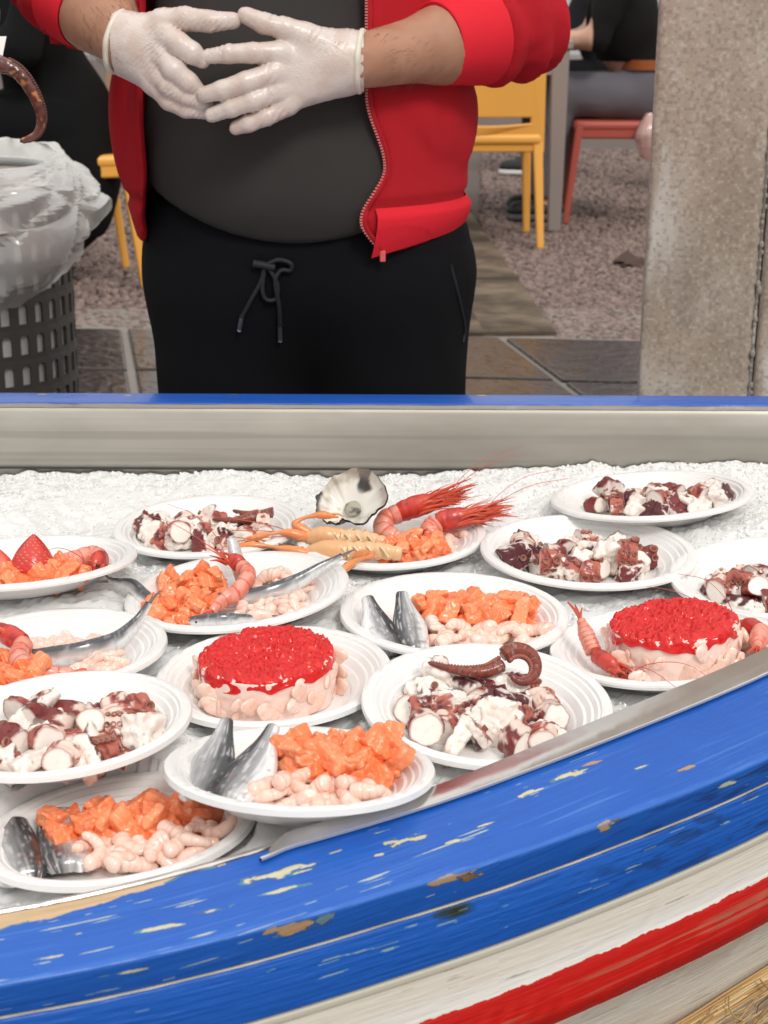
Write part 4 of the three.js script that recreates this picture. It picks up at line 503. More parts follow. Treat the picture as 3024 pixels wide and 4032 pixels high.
// --- langoustines
function langoustine(label, p, tail, head, r0, claws, seed) { const t = thing('langoustine', label, 'langoustine', [0, 0, 0], 'langoustines'), a = p.at(...tail), b = p.at(...head), R = rng(seed), d = b.clone().sub(a).normalize(), side = V().crossVectors(d, p.n).normalize();
  const OR = [0.72, 0.3, 0.1], PALE = [0.78, 0.55, 0.32]; const colr = (f) => (q, n, i) => mixc(mixc(PALE, OR, f), [0.7, 0.42, 0.2], 0.5 * fbm(q.x * 300, q.y * 300, q.z * 300, 3));
  obj('abdomen', colorize(limb([a, a.clone().lerp(b, 0.3).addScaledVector(p.n, 0.003), a.clone().lerp(b, 0.6)], (u) => r0 * (0.6 + 0.4 * u) * (0.86 + 0.2 * Math.pow(Math.abs(Math.sin(u * 6 * Math.PI)), 0.5)), { n: 50, m: 14, flat: () => 0.8 }), colr(0.2)), M.shell, t);
  obj('carapace', colorize(limb([a.clone().lerp(b, 0.58), a.clone().lerp(b, 0.8).addScaledVector(p.n, 0.003), b], (u) => r0 * 1.05 * (1 - 0.55 * u * u) * (0.96 + 0.08 * vn(u * 18, seed)), { n: 24, m: 14, flat: () => 0.85 }), colr(0.6)), M.shell, t);
  for (let i = 0; i < 8; i++) { const o = a.clone().lerp(b, 0.25 + 0.07 * i), s = i % 2 ? 1 : -0.6; obj('leg', colorize(limb([o.clone().addScaledVector(p.n, r0 * 0.6), o.clone().addScaledVector(side, s * r0 * 1.1).addScaledVector(p.n, r0 * 0.75).addScaledVector(d, -0.004), o.clone().addScaledVector(side, s * r0 * 1.7).addScaledVector(d, -0.012)], (u) => 0.0019 * (1 - 0.4 * u), { n: 12, m: 6 }), () => mixc(PALE, [0.84, 0.7, 0.5], R())), M.shell, t); }
  const eye = obj('eye', new THREE.SphereGeometry(0.0026, 10, 8), std(0.01, 0.01, 0.01, 0.08), t); eye.position.copy(b).addScaledVector(d, -0.012).addScaledVector(side, r0 * 0.7).addScaledVector(p.n, r0 * 0.5);
  for (const c of claws) { const w = c.map((q) => p.at(...q)), cl = obj('claw', colorize(limb(w, (u) => 0.0054 * (0.75 + 0.4 * Math.sin(u * 9)) * (1 - 0.75 * sstep(0.7, 1, u)), { n: 40, m: 8, warp: (u, q) => 1 + 0.25 * Math.pow(vn(u * 30, q * 2, seed), 3) }), (q) => mixc(OR, [0.8, 0.22, 0.07], fbm(q.x * 150, q.y * 150, q.z * 150, 2))), M.shell, t); const dir = w[w.length - 1].clone().sub(w[w.length - 2]).normalize(), tip = w[w.length - 1]; obj('pincer', colorize(limb([tip.clone().addScaledVector(dir, -0.016), tip.clone().addScaledVector(dir, -0.002).addScaledVector(p.n, 0.004), tip.clone().addScaledVector(dir, 0.006).addScaledVector(p.n, 0.001)], (u) => 0.0018 * (1 - 0.6 * u), { n: 10, m: 6 }), () => [0.76, 0.26, 0.08]), M.shell, cl); }
  for (let i = 0; i < 3; i++) { const dir = d.clone().addScaledVector(side, (i - 1) * 0.5).addScaledVector(p.n, 0.1); obj('antenna', colorize(limb([b, b.clone().addScaledVector(dir, 0.04), b.clone().addScaledVector(dir, 0.09).addScaledVector(p.n, -0.008)], () => 0.0006, { n: 16, m: 4 }), () => [0.5, 0.12, 0.05]), M.shell, t); }
  return t; }
langoustine('langoustine with an orange claw nearest the front rim of the oyster plate', plates[13], [0.012, 0.016, 0.05], [-0.095, 0.022, 0.05], 0.013, [[[-0.09, 0.02, 0.052], [-0.12, 0.027, 0.052], [-0.15, 0.032, 0.05], [-0.185, 0.03, 0.05]], [[-0.04, 0.02, 0.062], [-0.022, 0.026, 0.082], [-0.04, 0.03, 0.11], [-0.062, 0.022, 0.138]]], 71);
langoustine('pale langoustine lying on its back below the oyster shell', plates[13], [-0.006, 0.018, 0.018], [-0.098, 0.028, 0.016], 0.013, [[[-0.095, 0.028, 0.018], [-0.12, 0.036, 0.02], [-0.145, 0.036, 0.026], [-0.165, 0.032, 0.034]], [[-0.09, 0.028, 0.01], [-0.11, 0.042, 0.006], [-0.085, 0.05, 0.002], [-0.06, 0.046, 0.0]]], 72);
// --- oyster shell
{ const t = thing('oyster_shell', 'open oyster shell propped upright behind the langoustines', 'oyster'), p = plates[13];
  const out = (a) => 0.032 * (1 + 0.42 * Math.cos(a) + 0.14 * Math.sin(2 * a + 0.6) + 0.5 * (fbm(Math.cos(a) * 2.5, Math.sin(a) * 2.5, 1, 3) - 0.5));
  const cup = (s) => grid(110, 34, (u, v) => { const a = u * 6.2832, r = out(a) * v, ruf = 0.011 * sstep(0.45, 1, v) * (fbm(Math.cos(a) * 3.2, Math.sin(a) * 3.2, 3, 4) - 0.5) * 2, depth = 0.019 * Math.pow(v, 2.1); const lay = s ? 0.0032 * (fbm(v * 14 + 0.4 * Math.sin(a * 5), Math.cos(a) * 2, Math.sin(a) * 2, 3) - 0.1) : 0; return V(Math.cos(a) * (r + (s ? 0.0012 : 0)), depth + ruf - (s ? 0.0026 * (1 - v * v * 0.7) + lay : 0), Math.sin(a) * (r + (s ? 0.0012 : 0))); });
  obj('pearly_inside', colorize(cup(0), (q) => { const r = Math.hypot(q.x, q.z), k = fbm(q.x * 70, q.y * 70, q.z * 70, 3); let c = mixc([0.78, 0.76, 0.7], [0.5, 0.47, 0.38], sstep(0.55, 0.75, k)); c = mixc(c, [0.05, 0.05, 0.05], sstep(0.6, 0.68, fbm(q.x * 60 + 4, q.y * 30, q.z * 60, 2)) * sstep(0.02, 0.03, r)); return mixc(c, [0.3, 0.24, 0.2], sstep(0.034, 0.042, r) * k); }), M.oyster, t);
  obj('rough_outside', colorize(cup(1), (q) => { const k = fbm(q.x * 200, q.y * 400, q.z * 200, 4); return mixc(mixc([0.07, 0.06, 0.055], [0.34, 0.28, 0.25], sstep(0.35, 0.65, k)), [0.6, 0.54, 0.46], sstep(0.62, 0.75, k)); }), vmat(0.75), t);
  place(t, p, [-0.05, 0.04, -0.03], [0.35, 0.9, 0.75]); t.scale.setScalar(1.15);
  const meat = displace(ico(0.009, 6), (q) => { q.y *= 0.42; q.multiplyScalar(1 + 0.4 * (fbm(q.x * 160, q.y * 160, q.z * 160, 3) - 0.5)); }); const o = obj('oyster_flesh', colorize(meat, (q) => mixc([0.4, 0.38, 0.3], [0.09, 0.09, 0.08], sstep(0.5, 0.65, fbm(q.x * 120, q.y * 120, q.z * 120, 3)))), M.octopus, t); o.position.set(0.006, 0.006, 0.004); }
// --- strawberries
{ const p = plates[10], prof = (t) => 0.0235 * Math.pow(Math.sin(Math.min(1, t * 0.97 + 0.02) * Math.PI * 0.62), 0.85) * (1 - 0.5 * sstep(0.8, 1, t));
  const solid = (half) => { const g = grid(64, 48, (u, v) => { const a = u * 6.2832; let r = prof(1 - v) * (1 + 0.05 * (fbm(Math.cos(a) * 2, Math.sin(a) * 2, v * 3, 2) - 0.5)); let x = Math.cos(a) * r, z = Math.sin(a) * r; if (half && z > 0.002) { z = 0.002 + (z - 0.002) * 0.04; } const row = v * 15, cell = u * 14 + (Math.floor(row) % 2) * 0.5, dx = cell - Math.floor(cell) - 0.5, dy = row - Math.floor(row) - 0.5, pit = sstep(0.3, 0.1, Math.hypot(dx, dy * 1.3)); const s = 1 - 0.035 * pit; if (half && z > 0.0015) return V(x, v * 0.046, z); return V(x * s, v * 0.046, z * s); });
    const uv = g.attributes.uv; return colorize(g, (q, n, i) => { const u = uv.getX(i), v = uv.getY(i); if (half && q.z > 0.0014) { const r = Math.abs(q.x) / (prof(1 - v) + 1e-4); const ray = Math.abs(Math.sin(q.x * 420 / (0.4 + v) + q.y * 300)); return mixc(mixc([0.86, 0.34, 0.26], [0.84, 0.2, 0.13], sstep(0.2, 0.7, r)), mixc([0.66, 0.03, 0.02], [0.85, 0.4, 0.3], 0.4 * sstep(0.2, 0, ray) * (r < 0.8 ? 1 : 0)), sstep(0.7, 0.95, r)); } const row = v * 15, cell = u * 14 + (Math.floor(row) % 2) * 0.5, dx = cell - Math.floor(cell) - 0.5, dy = row - Math.floor(row) - 0.5; if (Math.hypot(dx * 1.3, dy) < 0.16) return [0.6, 0.35, 0.08]; return mixc([0.56, 0.018, 0.02], [0.66, 0.035, 0.028], fbm(q.x * 200, q.y * 200, q.z * 200, 2)); }); };
  const ms = vmat(0.3, { clearcoat: 0.6, clearcoatRoughness: 0.15 });
  place(tag(obj('strawberry', solid(false), ms), 'whole red strawberry standing point up on the left edge plate', 'strawberry', 'strawberries on the left edge plate'), p, [0.014, 0.006, 0.014], [-0.1, 0.4, -0.12]);
  place(tag(obj('strawberry', solid(true), ms), 'halved strawberry showing its pale inside at the left edge', 'strawberry', 'strawberries on the left edge plate'), p, [-0.024, 0.004, 0.02], [-0.15, 0.25, 0.2]); }
// ---------------------------------------------------------------- people
M.skin = vmat(0.48, { specularIntensity: 0.5 });
const skinCol = (p) => { const k = fbm(p.x * 45, p.y * 45, p.z * 45, 4); return mixc([0.36, 0.175, 0.11], [0.5, 0.27, 0.18], k); };
const cloth = (r, g, b, rough, bump = 0.0012, rep = 40) => { const t = grainBump.clone(); t.repeat.set(rep, rep); t.needsUpdate = true; return std(r, g, b, rough, { bumpMap: t, bumpScale: bump, sheen: 0.3, sheenRoughness: 0.6, sheenColor: new THREE.Color(r, g, b), specularIntensity: 0.35 }); };
{ const man = thing('person', 'stallholder in an open red zip jacket, grey shirt and white gloves behind the boat', 'person');
  const X = -0.12;
  // --- body (skin): torso, head, arms, legs as one surface
  const belly = ell(X - 0.005, 0.955, -2.2, 0.205, 0.19, 0.18), chest = ell(X, 1.19, -2.23, 0.19, 0.22, 0.135), hips = ell(-0.112, 0.75, -2.21, 0.222, 0.125, 0.15);
  const torso = (x, y, z) => smin(smin(belly(x, y, z), chest(x, y, z), 0.1), hips(x, y, z), 0.08);
  const armR = chain([[0.06, 1.3, -2.24, 0.07], [0.186, 1.086, -2.15, 0.05], [0.08, 1.0625, -2.067, 0.0455], [-0.03, 1.043, -1.985, 0.0345]], 0.03), armL = chain([[-0.3, 1.3, -2.24, 0.07], [-0.43, 1.145, -2.12, 0.05], [-0.378, 1.104, -2.053, 0.046], [-0.325, 1.062, -1.985, 0.035]], 0.03);
  const legs = [-1, 1].map((s) => chain([[-0.108 + s * 0.105, 0.72, -2.2, 0.115], [-0.108 + s * 0.13, 0.42, -2.18, 0.082], [-0.108 + s * 0.135, 0.08, -2.2, 0.05]], 0.04)), feet = [-1, 1].map((s) => cap(-0.108 + s * 0.14, 0.05, -2.22, -0.108 + s * 0.16, 0.045, -2.06, 0.045, 0.036));
  const head = [ell(X, 1.555, -2.19, 0.078, 0.112, 0.098), cap(X, 1.36, -2.24, X, 1.47, -2.21, 0.066, 0.058), cap(X, 1.575, -2.1, X, 1.535, -2.082, 0.011, 0.016), ell(X - 0.08, 1.55, -2.2, 0.012, 0.032, 0.02), ell(X + 0.08, 1.55, -2.2, 0.012, 0.032, 0.02), cap(X, 1.485, -2.14, X, 1.47, -2.125, 0.035, 0.03)];
  const body = nets((x, y, z) => { let d = torso(x, y, z); d = smin(d, armR(x, y, z), 0.04); d = smin(d, armL(x, y, z), 0.04); for (const l of legs) d = smin(d, l(x, y, z), 0.05); for (const l of feet) d = smin(d, l(x, y, z), 0.03); for (const h of head) d = smin(d, h(x, y, z), 0.02); return d; }, [-0.6, -0.02, -2.44], [0.32, 1.72, -1.9], 0.011);
  obj('body', colorize(boxUV(body, 6), skinCol), M.skin, man);
  { const hairS = ell(X, 1.585, -2.205, 0.086, 0.105, 0.102); obj('hair', boxUV(nets((x, y, z) => Math.max(hairS(x, y, z), 1.6 - y - Math.max(0, -2.15 - z) * 1.2) + 0.004 * (vn(x * 90, y * 90, z * 90) - 0.5), [-0.24, 1.44, -2.34], [0, 1.72, -2.07], 0.008)), std(0.03, 0.022, 0.018, 0.6), man);
    for (const s of [-1, 1]) { const e = obj('eye', new THREE.SphereGeometry(0.012, 12, 10), std(0.7, 0.7, 0.68, 0.2), man); e.position.set(X + s * 0.032, 1.57, -2.107); } obj('mouth', limb([V(X - 0.024, 1.5, -2.102), V(X, 1.502, -2.092), V(X + 0.024, 1.5, -2.102)], () => 0.005, { n: 8, m: 6 }), std(0.42, 0.16, 0.14, 0.5), man); }
  { const R = rng(77), parts = []; for (const [a, b, r0, r1, u0] of [[V(0.08, 1.057, -2.067), V(-0.03, 1.043, -1.985), 0.0455, 0.0345, -0.1], [V(-0.378, 1.104, -2.053), V(-0.325, 1.062, -1.985), 0.047, 0.035, 0]]) { const d = b.clone().sub(a), L = d.length(); d.normalize(); const e1 = V(0, 1, 0).addScaledVector(d, -d.y).normalize(), e2 = V().crossVectors(d, e1); for (let i = 0; i < 330; i++) { const t = lerp(u0, 0.86, R()), an = R() * 6.283, n = e1.clone().multiplyScalar(Math.cos(an)).addScaledVector(e2, Math.sin(an)), r = lerp(r0, r1, t), q = a.clone().addScaledVector(d, L * t).addScaledVector(n, r - 0.0005), l = 0.009 + 0.008 * R(), sw = V(R() - 0.5, R() - 0.9, R() - 0.5).multiplyScalar(0.7); parts.push(limb([q, q.clone().addScaledVector(d, l * 0.5).addScaledVector(n, 0.0022).addScaledVector(sw, l * 0.4), q.clone().addScaledVector(d, l * 0.9).addScaledVector(n, 0.0016).addScaledVector(sw, l)], (u) => 0.00016 * (1 - 0.6 * u), { n: 3, m: 3 })); } } tag(obj('arm_hair', parts, std(0.07, 0.04, 0.028, 0.6), man), null, null, null, 'stuff'); }
  // --- grey shirt over the belly
  const low = ell(X, 0.89, -2.19, 0.208, 0.14, 0.172);
  const hem = (x) => 0.803 + 1.55 * (x - X) * (x - X);
  obj('shirt', boxUV(nets((x, y, z) => { const d = smin(smin(belly(x, y, z), chest(x, y, z), 0.12), low(x, y, z), 0.05) - 0.008 - 0.0035 * (fbm(x * 7, y * 22, 3, 3) - 0.5); return Math.max(d, hem(x) - y + (z < -2.2 ? -0.02 : 0), y - 1.35); }, [-0.36, 0.76, -2.42], [0.13, 1.38, -1.98], 0.007), 4), cloth(0.088, 0.081, 0.078, 0.85, 0.0015, 18), man);
  // --- black trousers with a gathered waistband and drawstring
  const waist = ell(-0.12, 0.82, -2.215, 0.222, 0.13, 0.158);
  const pant = (x, y, z) => { let d = hips(x, y, z) - 0.004; for (const l of legs) d = smin(d, l(x, y, z) - 0.016, 0.07); d = smin(d, waist(x, y, z), 0.05); return d - 0.016 * (fbm(x * 9 + y * 3, y * 4 - x * 3, z * 9, 3) - 0.5) * sstep(0.8, 0.68, y) - 0.003 * (fbm(x * 60, y * 6, z * 30, 2) - 0.5) * sstep(0.76, 0.8, y) + 0.0025 * sstep(0.006, 0.001, Math.abs(y - 0.768 - 0.4 * (x - X) * (x - X))); };
  obj('trousers', boxUV(nets((x, y, z) => Math.max(pant(x, y, z), y - 0.85, 0.07 - y), [-0.42, 0.05, -2.42], [0.2, 0.87, -1.98], 0.0085), 4), cloth(0.0075, 0.0075, 0.01, 0.85, 0.001, 22), man);
  for (const s of [-1, 1]) obj('shoe', boxUV(nets((x, y, z) => Math.max(smin(feet[(s + 1) / 2](x, y, z) - 0.012, cap(-0.108 + s * 0.14, 0.05, -2.23, -0.108 + s * 0.14, 0.09, -2.23, 0.05, 0.05)(x, y, z), 0.03), 0.003 - y, y - 0.11), [-0.4, -0.02, -2.34], [0.2, 0.13, -1.98], 0.009)), std(0.02, 0.02, 0.02, 0.5), man);
  const hit = (f, x, y) => { let z = -1.9; for (let i = 0; i < 80; i++) { const d = f(x, y, z); if (d < 0.0005) break; z -= Math.max(d * 0.7, 0.0008); } return z; };
  const cord = std(0.01, 0.01, 0.014, 0.7), onPants = (pts, off) => pts.map(([x, y]) => V(x, y, hit(pant, x, y) + off));
  const ds = obj('drawstring', [limb(onPants([[-0.164, 0.772], [-0.17, 0.75], [-0.184, 0.725], [-0.198, 0.7]], 0.004), () => 0.0032, { n: 24, m: 8 }), limb(onPants([[-0.164, 0.772], [-0.156, 0.765], [-0.147, 0.745], [-0.15, 0.726], [-0.163, 0.725], [-0.168, 0.74], [-0.164, 0.772]], 0.005), () => 0.0032, { n: 40, m: 8 }), limb(onPants([[-0.162, 0.774], [-0.145, 0.781], [-0.128, 0.776], [-0.129, 0.766], [-0.142, 0.766], [-0.15, 0.75], [-0.146, 0.715], [-0.146, 0.685]], 0.006), () => 0.0032, { n: 48, m: 8 }), limb(onPants([[-0.18, 0.776], [-0.164, 0.773], [-0.15, 0.77]], 0.006), () => 0.0055, { n: 14, m: 8 })], cord, man);
  for (const [x0, y0, x1, y1] of [[-0.198, 0.702, -0.203, 0.68], [-0.146, 0.688, -0.147, 0.662]]) obj('cord_tip', limb(onPants([[x0, y0], [(x0 + x1) / 2, (y0 + y1) / 2], [x1, y1]], 0.006), () => 0.0034, { n: 8, m: 8 }), std(0.2, 0.2, 0.22, 0.3, { metalness: 0.8 }), ds);
  obj('pocket_seam', limb([[0.094, 0.765], [0.106, 0.72], [0.118, 0.665], [0.116, 0.645]].map(([x, y]) => V(x, y, hit(pant, x, y) + 0.001)), () => 0.0026, { n: 24, m: 6 }), cord, man);
  // --- red jacket: open shell and sleeves pushed up
  const jb = ell(X - 0.008, 0.955, -2.21, 0.25, 0.225, 0.212), jc = ell(X, 1.2, -2.235, 0.232, 0.22, 0.185), jw = ell(X - 0.006, 0.84, -2.215, 0.232, 0.24, 0.19);
  const fold = (x, y, z) => 0.03 * (fbm(x * 17 + z * 10, y * 3.4 + x * 4, 3, 3) - 0.5) + 0.007 * Math.sin(x * 55 + z * 30 + 4 * vn(y * 6, x * 8)) * sstep(-0.02, 0.03, x) + 0.008 * (fbm(x * 30, y * 9, z * 20, 2) - 0.5);
  const outer = (x, y, z) => { let d = smin(smin(jb(x, y, z), jc(x, y, z), 0.09), jw(x, y, z), 0.05); return d - 0.008 - Math.max(fold(x, y, z), -0.006) * sstep(0.84, 0.9, y) + 0.006 * sstep(0.014, 0.0, Math.abs(y - 0.853)) ; };
  const zipR = (y) => y > 1.0 ? -0.022 : y > 0.907 ? lerp(0.002, -0.022, sstep(0.907, 1.0, y)) : y > 0.837 ? lerp(-0.03, 0.002, sstep(0.837, 0.907, y)) : lerp(-0.002, -0.03, sstep(0.78, 0.837, y));
  const zipL = (y) => -0.328 - 0.012 * sstep(0.9, 0.82, y);
  const sl = (f, x, y, z, a, b, cutAt) => { const dx = b[0] - a[0], dy = b[1] - a[1], dz = b[2] - a[2], l = Math.hypot(dx, dy, dz), t = ((x - a[0]) * dx + (y - a[1]) * dy + (z - a[2]) * dz) / l; const k = sstep(-0.1, 0.02, t); return Math.max(f(x, y, z) - 0.014 - 0.012 * (Math.sin(t * 150 + 9 * fbm(x * 9, y * 9, z * 9, 2)) * 0.5 + 1.9 * (fbm(t * 34, x * 12 + y * 20, z * 12, 3) - 0.5)) * k, t - cutAt); };
  const eR = [0.186, 1.086, -2.15], wR = [-0.03, 1.043, -1.985], eL = [-0.43, 1.145, -2.12], wL = [-0.325, 1.062, -1.985];
  const jacket = (x, y, z) => {
    let o = outer(x, y, z), sh = Math.max(o, -(o + 0.017)); sh = smax(sh, (x > X ? 0.788 + 0.1 * Math.max(0, x) : 0.79) - y, 0.004); sh = smax(sh, y - 1.39, 0.01);
    if (z > -2.22) sh = smax(sh, Math.min(x - zipL(y), zipR(y) - x), 0.006);
    const nk = Math.hypot((x - X) / 0.09, (z + 2.22) / 0.09) - 1; sh = Math.max(sh, -nk * 0.05 - Math.max(0, 1.3 - y));
    const a = sl(armR, x, y, z, eR, wR, 0.085), b = sl(armL, x, y, z, eL, wL, 0.055);
    return smin(sh, smin(a, b, 0.01), 0.012); };
  const redCloth = cloth(0.8, 0.026, 0.042, 0.75, 0.0012, 18);
  const jk = obj('jacket', boxUV(nets(jacket, [-0.6, 0.76, -2.46], [0.32, 1.42, -1.92], 0.0062), 4), redCloth, man);
  const cuffBand = (e, w, t0, t1, r0, r1) => { const d = V(w[0] - e[0], w[1] - e[1], w[2] - e[2]).normalize(), pts = [0, 0.5, 1].map((k) => V(...e).addScaledVector(d, lerp(t0, t1, k))); return limb(pts, (t) => lerp(r0, r1, t) * (t > 0.97 ? 0.965 : t < 0.03 ? 0.97 : 1), { n: 26, m: 150, warp: (t, a) => 1 + 0.006 * Math.sin(a * 75) + 0.02 * (fbm(t * 3, Math.cos(a) * 2, Math.sin(a) * 2, 2) - 0.5) }); };
  const rib = std(0.74, 0.022, 0.038, 0.8, { specularIntensity: 0.35 });
  obj('cuff', cuffBand(eR, wR, 0.07, 0.148, 0.068, 0.054), rib, jk); obj('cuff', cuffBand(eL, wL, 0.045, 0.098, 0.068, 0.055), rib, jk);
  const around = (th, y, off) => { const dx = Math.sin(th), dz = Math.cos(th); let r = 0.42; for (let i = 0; i < 90; i++) { const d = outer(X + dx * r, y, -2.21 + dz * r); if (d < 0.0006) break; r -= Math.max(d * 0.6, 0.0008); } r += off; return V(X + dx * r, y, -2.21 + dz * r); };
  obj('hem_band', grid(160, 14, (u, v) => { const th = lerp(0.54, 2.4, u), q = around(th, lerp(0.852, 0.783 + 0.28 * Math.max(0, Math.sin(th) * 0.2 - 0.1), v), 0.0035 + 0.004 * Math.sin(v * Math.PI) + 0.0006 * Math.sin(u * 420)); return q; }), rib, jk);
  const zipPath = []; for (let i = 0; i <= 40; i++) { const y = lerp(0.79, 1.2, i / 40), x = zipR(y) + 0.0035; zipPath.push(V(x, y, hit(outer, x, y) + 0.002)); }
  const zc = new THREE.CatmullRomCurve3(zipPath), teeth = []; for (let i = 0; i < 110; i++) { const q = zc.getPoint(i / 110); teeth.push(new THREE.BoxGeometry(0.0038, 0.0022, 0.003).translate(q.x - 0.0045, q.y, q.z + 0.0015)); }
  const zp = obj('zip_tape', limb(zipPath, () => 0.0036, { n: 120, m: 6 }), redCloth, jk); tag(obj('zip_teeth', teeth, std(0.72, 0.2, 0.2, 0.35), zp), null, null, null, 'stuff');
  { const q = zipPath[0]; obj('zip_pull', new RoundedBoxGeometry(0.008, 0.016, 0.005, 2, 0.002).translate(q.x - 0.001, q.y - 0.004, q.z + 0.004), std(0.7, 0.12, 0.12, 0.3), jk); }
  const lp = []; for (let i = 0; i <= 30; i++) { const y = lerp(0.81, 1.12, i / 30), x = zipL(y) - 0.004; lp.push(V(x, y, hit(outer, x, y) + 0.002)); } obj('zip_tape', limb(lp, () => 0.0034, { n: 60, m: 6 }), redCloth, jk);
  // --- gloved hands
  const glove = vmat(0.34, { clearcoat: 0.35, clearcoatRoughness: 0.25, bumpMap: noiseBump, bumpScale: 0.0005 }), rim = std(0.76, 0.71, 0.6, 0.4);
  const hand = (fingers, palm, wrist, lo, hi, name, creaseAx) => { const fs = fingers.map((f) => chain(f, 0.004)), ps = palm.map((p) => cap(...p)), ws = cap(...wrist); return nets((x, y, z) => { let d = ws(x, y, z); for (const p of ps) d = smin(d, p(x, y, z), 0.016); let e = 9; for (const f of fs) e = Math.min(e, f(x, y, z)); d = smin(d, e, 0.009); const w = Math.sin((x * creaseAx[0] + y * creaseAx[1]) * 900 + 6 * fbm(x * 50, y * 50, z * 50, 2)); return d + 0.0016 * Math.pow(Math.abs(w), 5) * sstep(0.45, 0.6, fbm(x * 28, y * 28, z * 28 + 4, 2)) - 0.0006 * (fbm(x * 120, y * 120, z * 120, 2) - 0.5); }, lo, hi, 0.0023); };
  const gR = hand([[[-0.132, 1.054, -1.955, 0.0144], [-0.164, 1.0545, -1.944, 0.0129], [-0.194, 1.0535, -1.943, 0.0117], [-0.221, 1.05, -1.949, 0.0099]], [[-0.138, 1.03, -1.95, 0.0147], [-0.174, 1.019, -1.938, 0.0132], [-0.203, 1.01, -1.937, 0.0121], [-0.226, 1.004, -1.943, 0.0101]], [[-0.136, 1.008, -1.952, 0.0140], [-0.166, 0.997, -1.941, 0.0126], [-0.193, 0.988, -1.94, 0.0115], [-0.218, 0.979, -1.946, 0.0097]], [[-0.122, 0.99, -1.958, 0.0129], [-0.15, 0.9765, -1.949, 0.0117], [-0.172, 0.9685, -1.948, 0.0108], [-0.189, 0.963, -1.952, 0.0092]], [[-0.072, 1.062, -1.975, 0.0218], [-0.1, 1.072, -1.968, 0.0190], [-0.124, 1.083, -1.962, 0.0144], [-0.15, 1.0895, -1.958, 0.0132], [-0.173, 1.099, -1.957, 0.0106]]],
    [[-0.05, 1.058, -1.985, -0.135, 1.052, -1.958, 0.0235, 0.0135], [-0.05, 1.045, -1.985, -0.14, 1.03, -1.955, 0.026, 0.0145], [-0.05, 1.032, -1.985, -0.138, 1.008, -1.956, 0.0255, 0.0142], [-0.055, 1.025, -1.985, -0.125, 0.993, -1.962, 0.0225, 0.0125]], [-0.02, 1.043, -1.99, -0.06, 1.043, -1.984, 0.0372, 0.034], [-0.25, 0.94, -2.035], [-0.025, 1.125, -1.915], 'r', [1, 0.25]);
  const latex = (q) => mixc([0.7, 0.61, 0.565], [0.65, 0.525, 0.475], sstep(0.4, 0.68, fbm(q.x * 55, q.y * 55, q.z * 55, 3)));
  const gl = obj('glove', colorize(planarUV(gR, 14), latex), glove, man);
  const gL = hand([[[-0.272, 1.076, -1.96, 0.0155], [-0.256, 1.0645, -1.945, 0.0147], [-0.24, 1.0545, -1.943, 0.0136], [-0.2285, 1.0455, -1.951, 0.0108]], [[-0.276, 1.05, -1.957, 0.0155], [-0.263, 1.0335, -1.942, 0.0144], [-0.246, 1.0185, -1.944, 0.0132], [-0.232, 1.004, -1.957, 0.0106]], [[-0.285, 1.03, -1.96, 0.0147], [-0.271, 1.014, -1.948, 0.0136], [-0.249, 1.001, -1.95, 0.0124], [-0.227, 0.99, -1.961, 0.0101]], [[-0.292, 1.016, -1.966, 0.0136], [-0.273, 0.9965, -1.957, 0.0124], [-0.252, 0.986, -1.957, 0.0113], [-0.23, 0.9815, -1.965, 0.0094]], [[-0.3, 1.078, -1.985, 0.0230], [-0.278, 1.088, -1.972, 0.0201], [-0.25, 1.0945, -1.962, 0.0155], [-0.218, 1.0915, -1.957, 0.0138], [-0.189, 1.0925, -1.957, 0.0108]]],
    [[-0.325, 1.075, -1.988, -0.275, 1.076, -1.962, 0.027, 0.0155], [-0.325, 1.065, -1.988, -0.278, 1.05, -1.96, 0.029, 0.016], [-0.322, 1.055, -1.988, -0.287, 1.03, -1.964, 0.028, 0.0155], [-0.32, 1.048, -1.99, -0.294, 1.017, -1.97, 0.025, 0.014]], [-0.345, 1.068, -2.0, -0.318, 1.062, -1.985, 0.0375, 0.036], [-0.345, 0.95, -2.035], [-0.165, 1.13, -1.91], 'l', [0.5, 1]);
  const gl2 = obj('glove', colorize(planarUV(gL, 14), latex), glove, man);
  const ring = (c, ax, r, par) => { const g = new THREE.TorusGeometry(r, 0.0042, 10, 60); displace(g, (p) => { p.multiplyScalar(1); p.x *= 1 + 0.02 * Math.sin(p.y * 200); }); const o = obj('rolled_cuff', g, rim, par); o.position.set(...c); o.quaternion.setFromUnitVectors(V(0, 0, 1), V(...ax).normalize()); return o; };
  ring([-0.0295, 1.043, -1.988], [1, -0.06, 0.12], 0.0368, gl); ring([-0.3385, 1.067, -1.9965], [1, -0.25, 0.3], 0.0375, gl2);
}
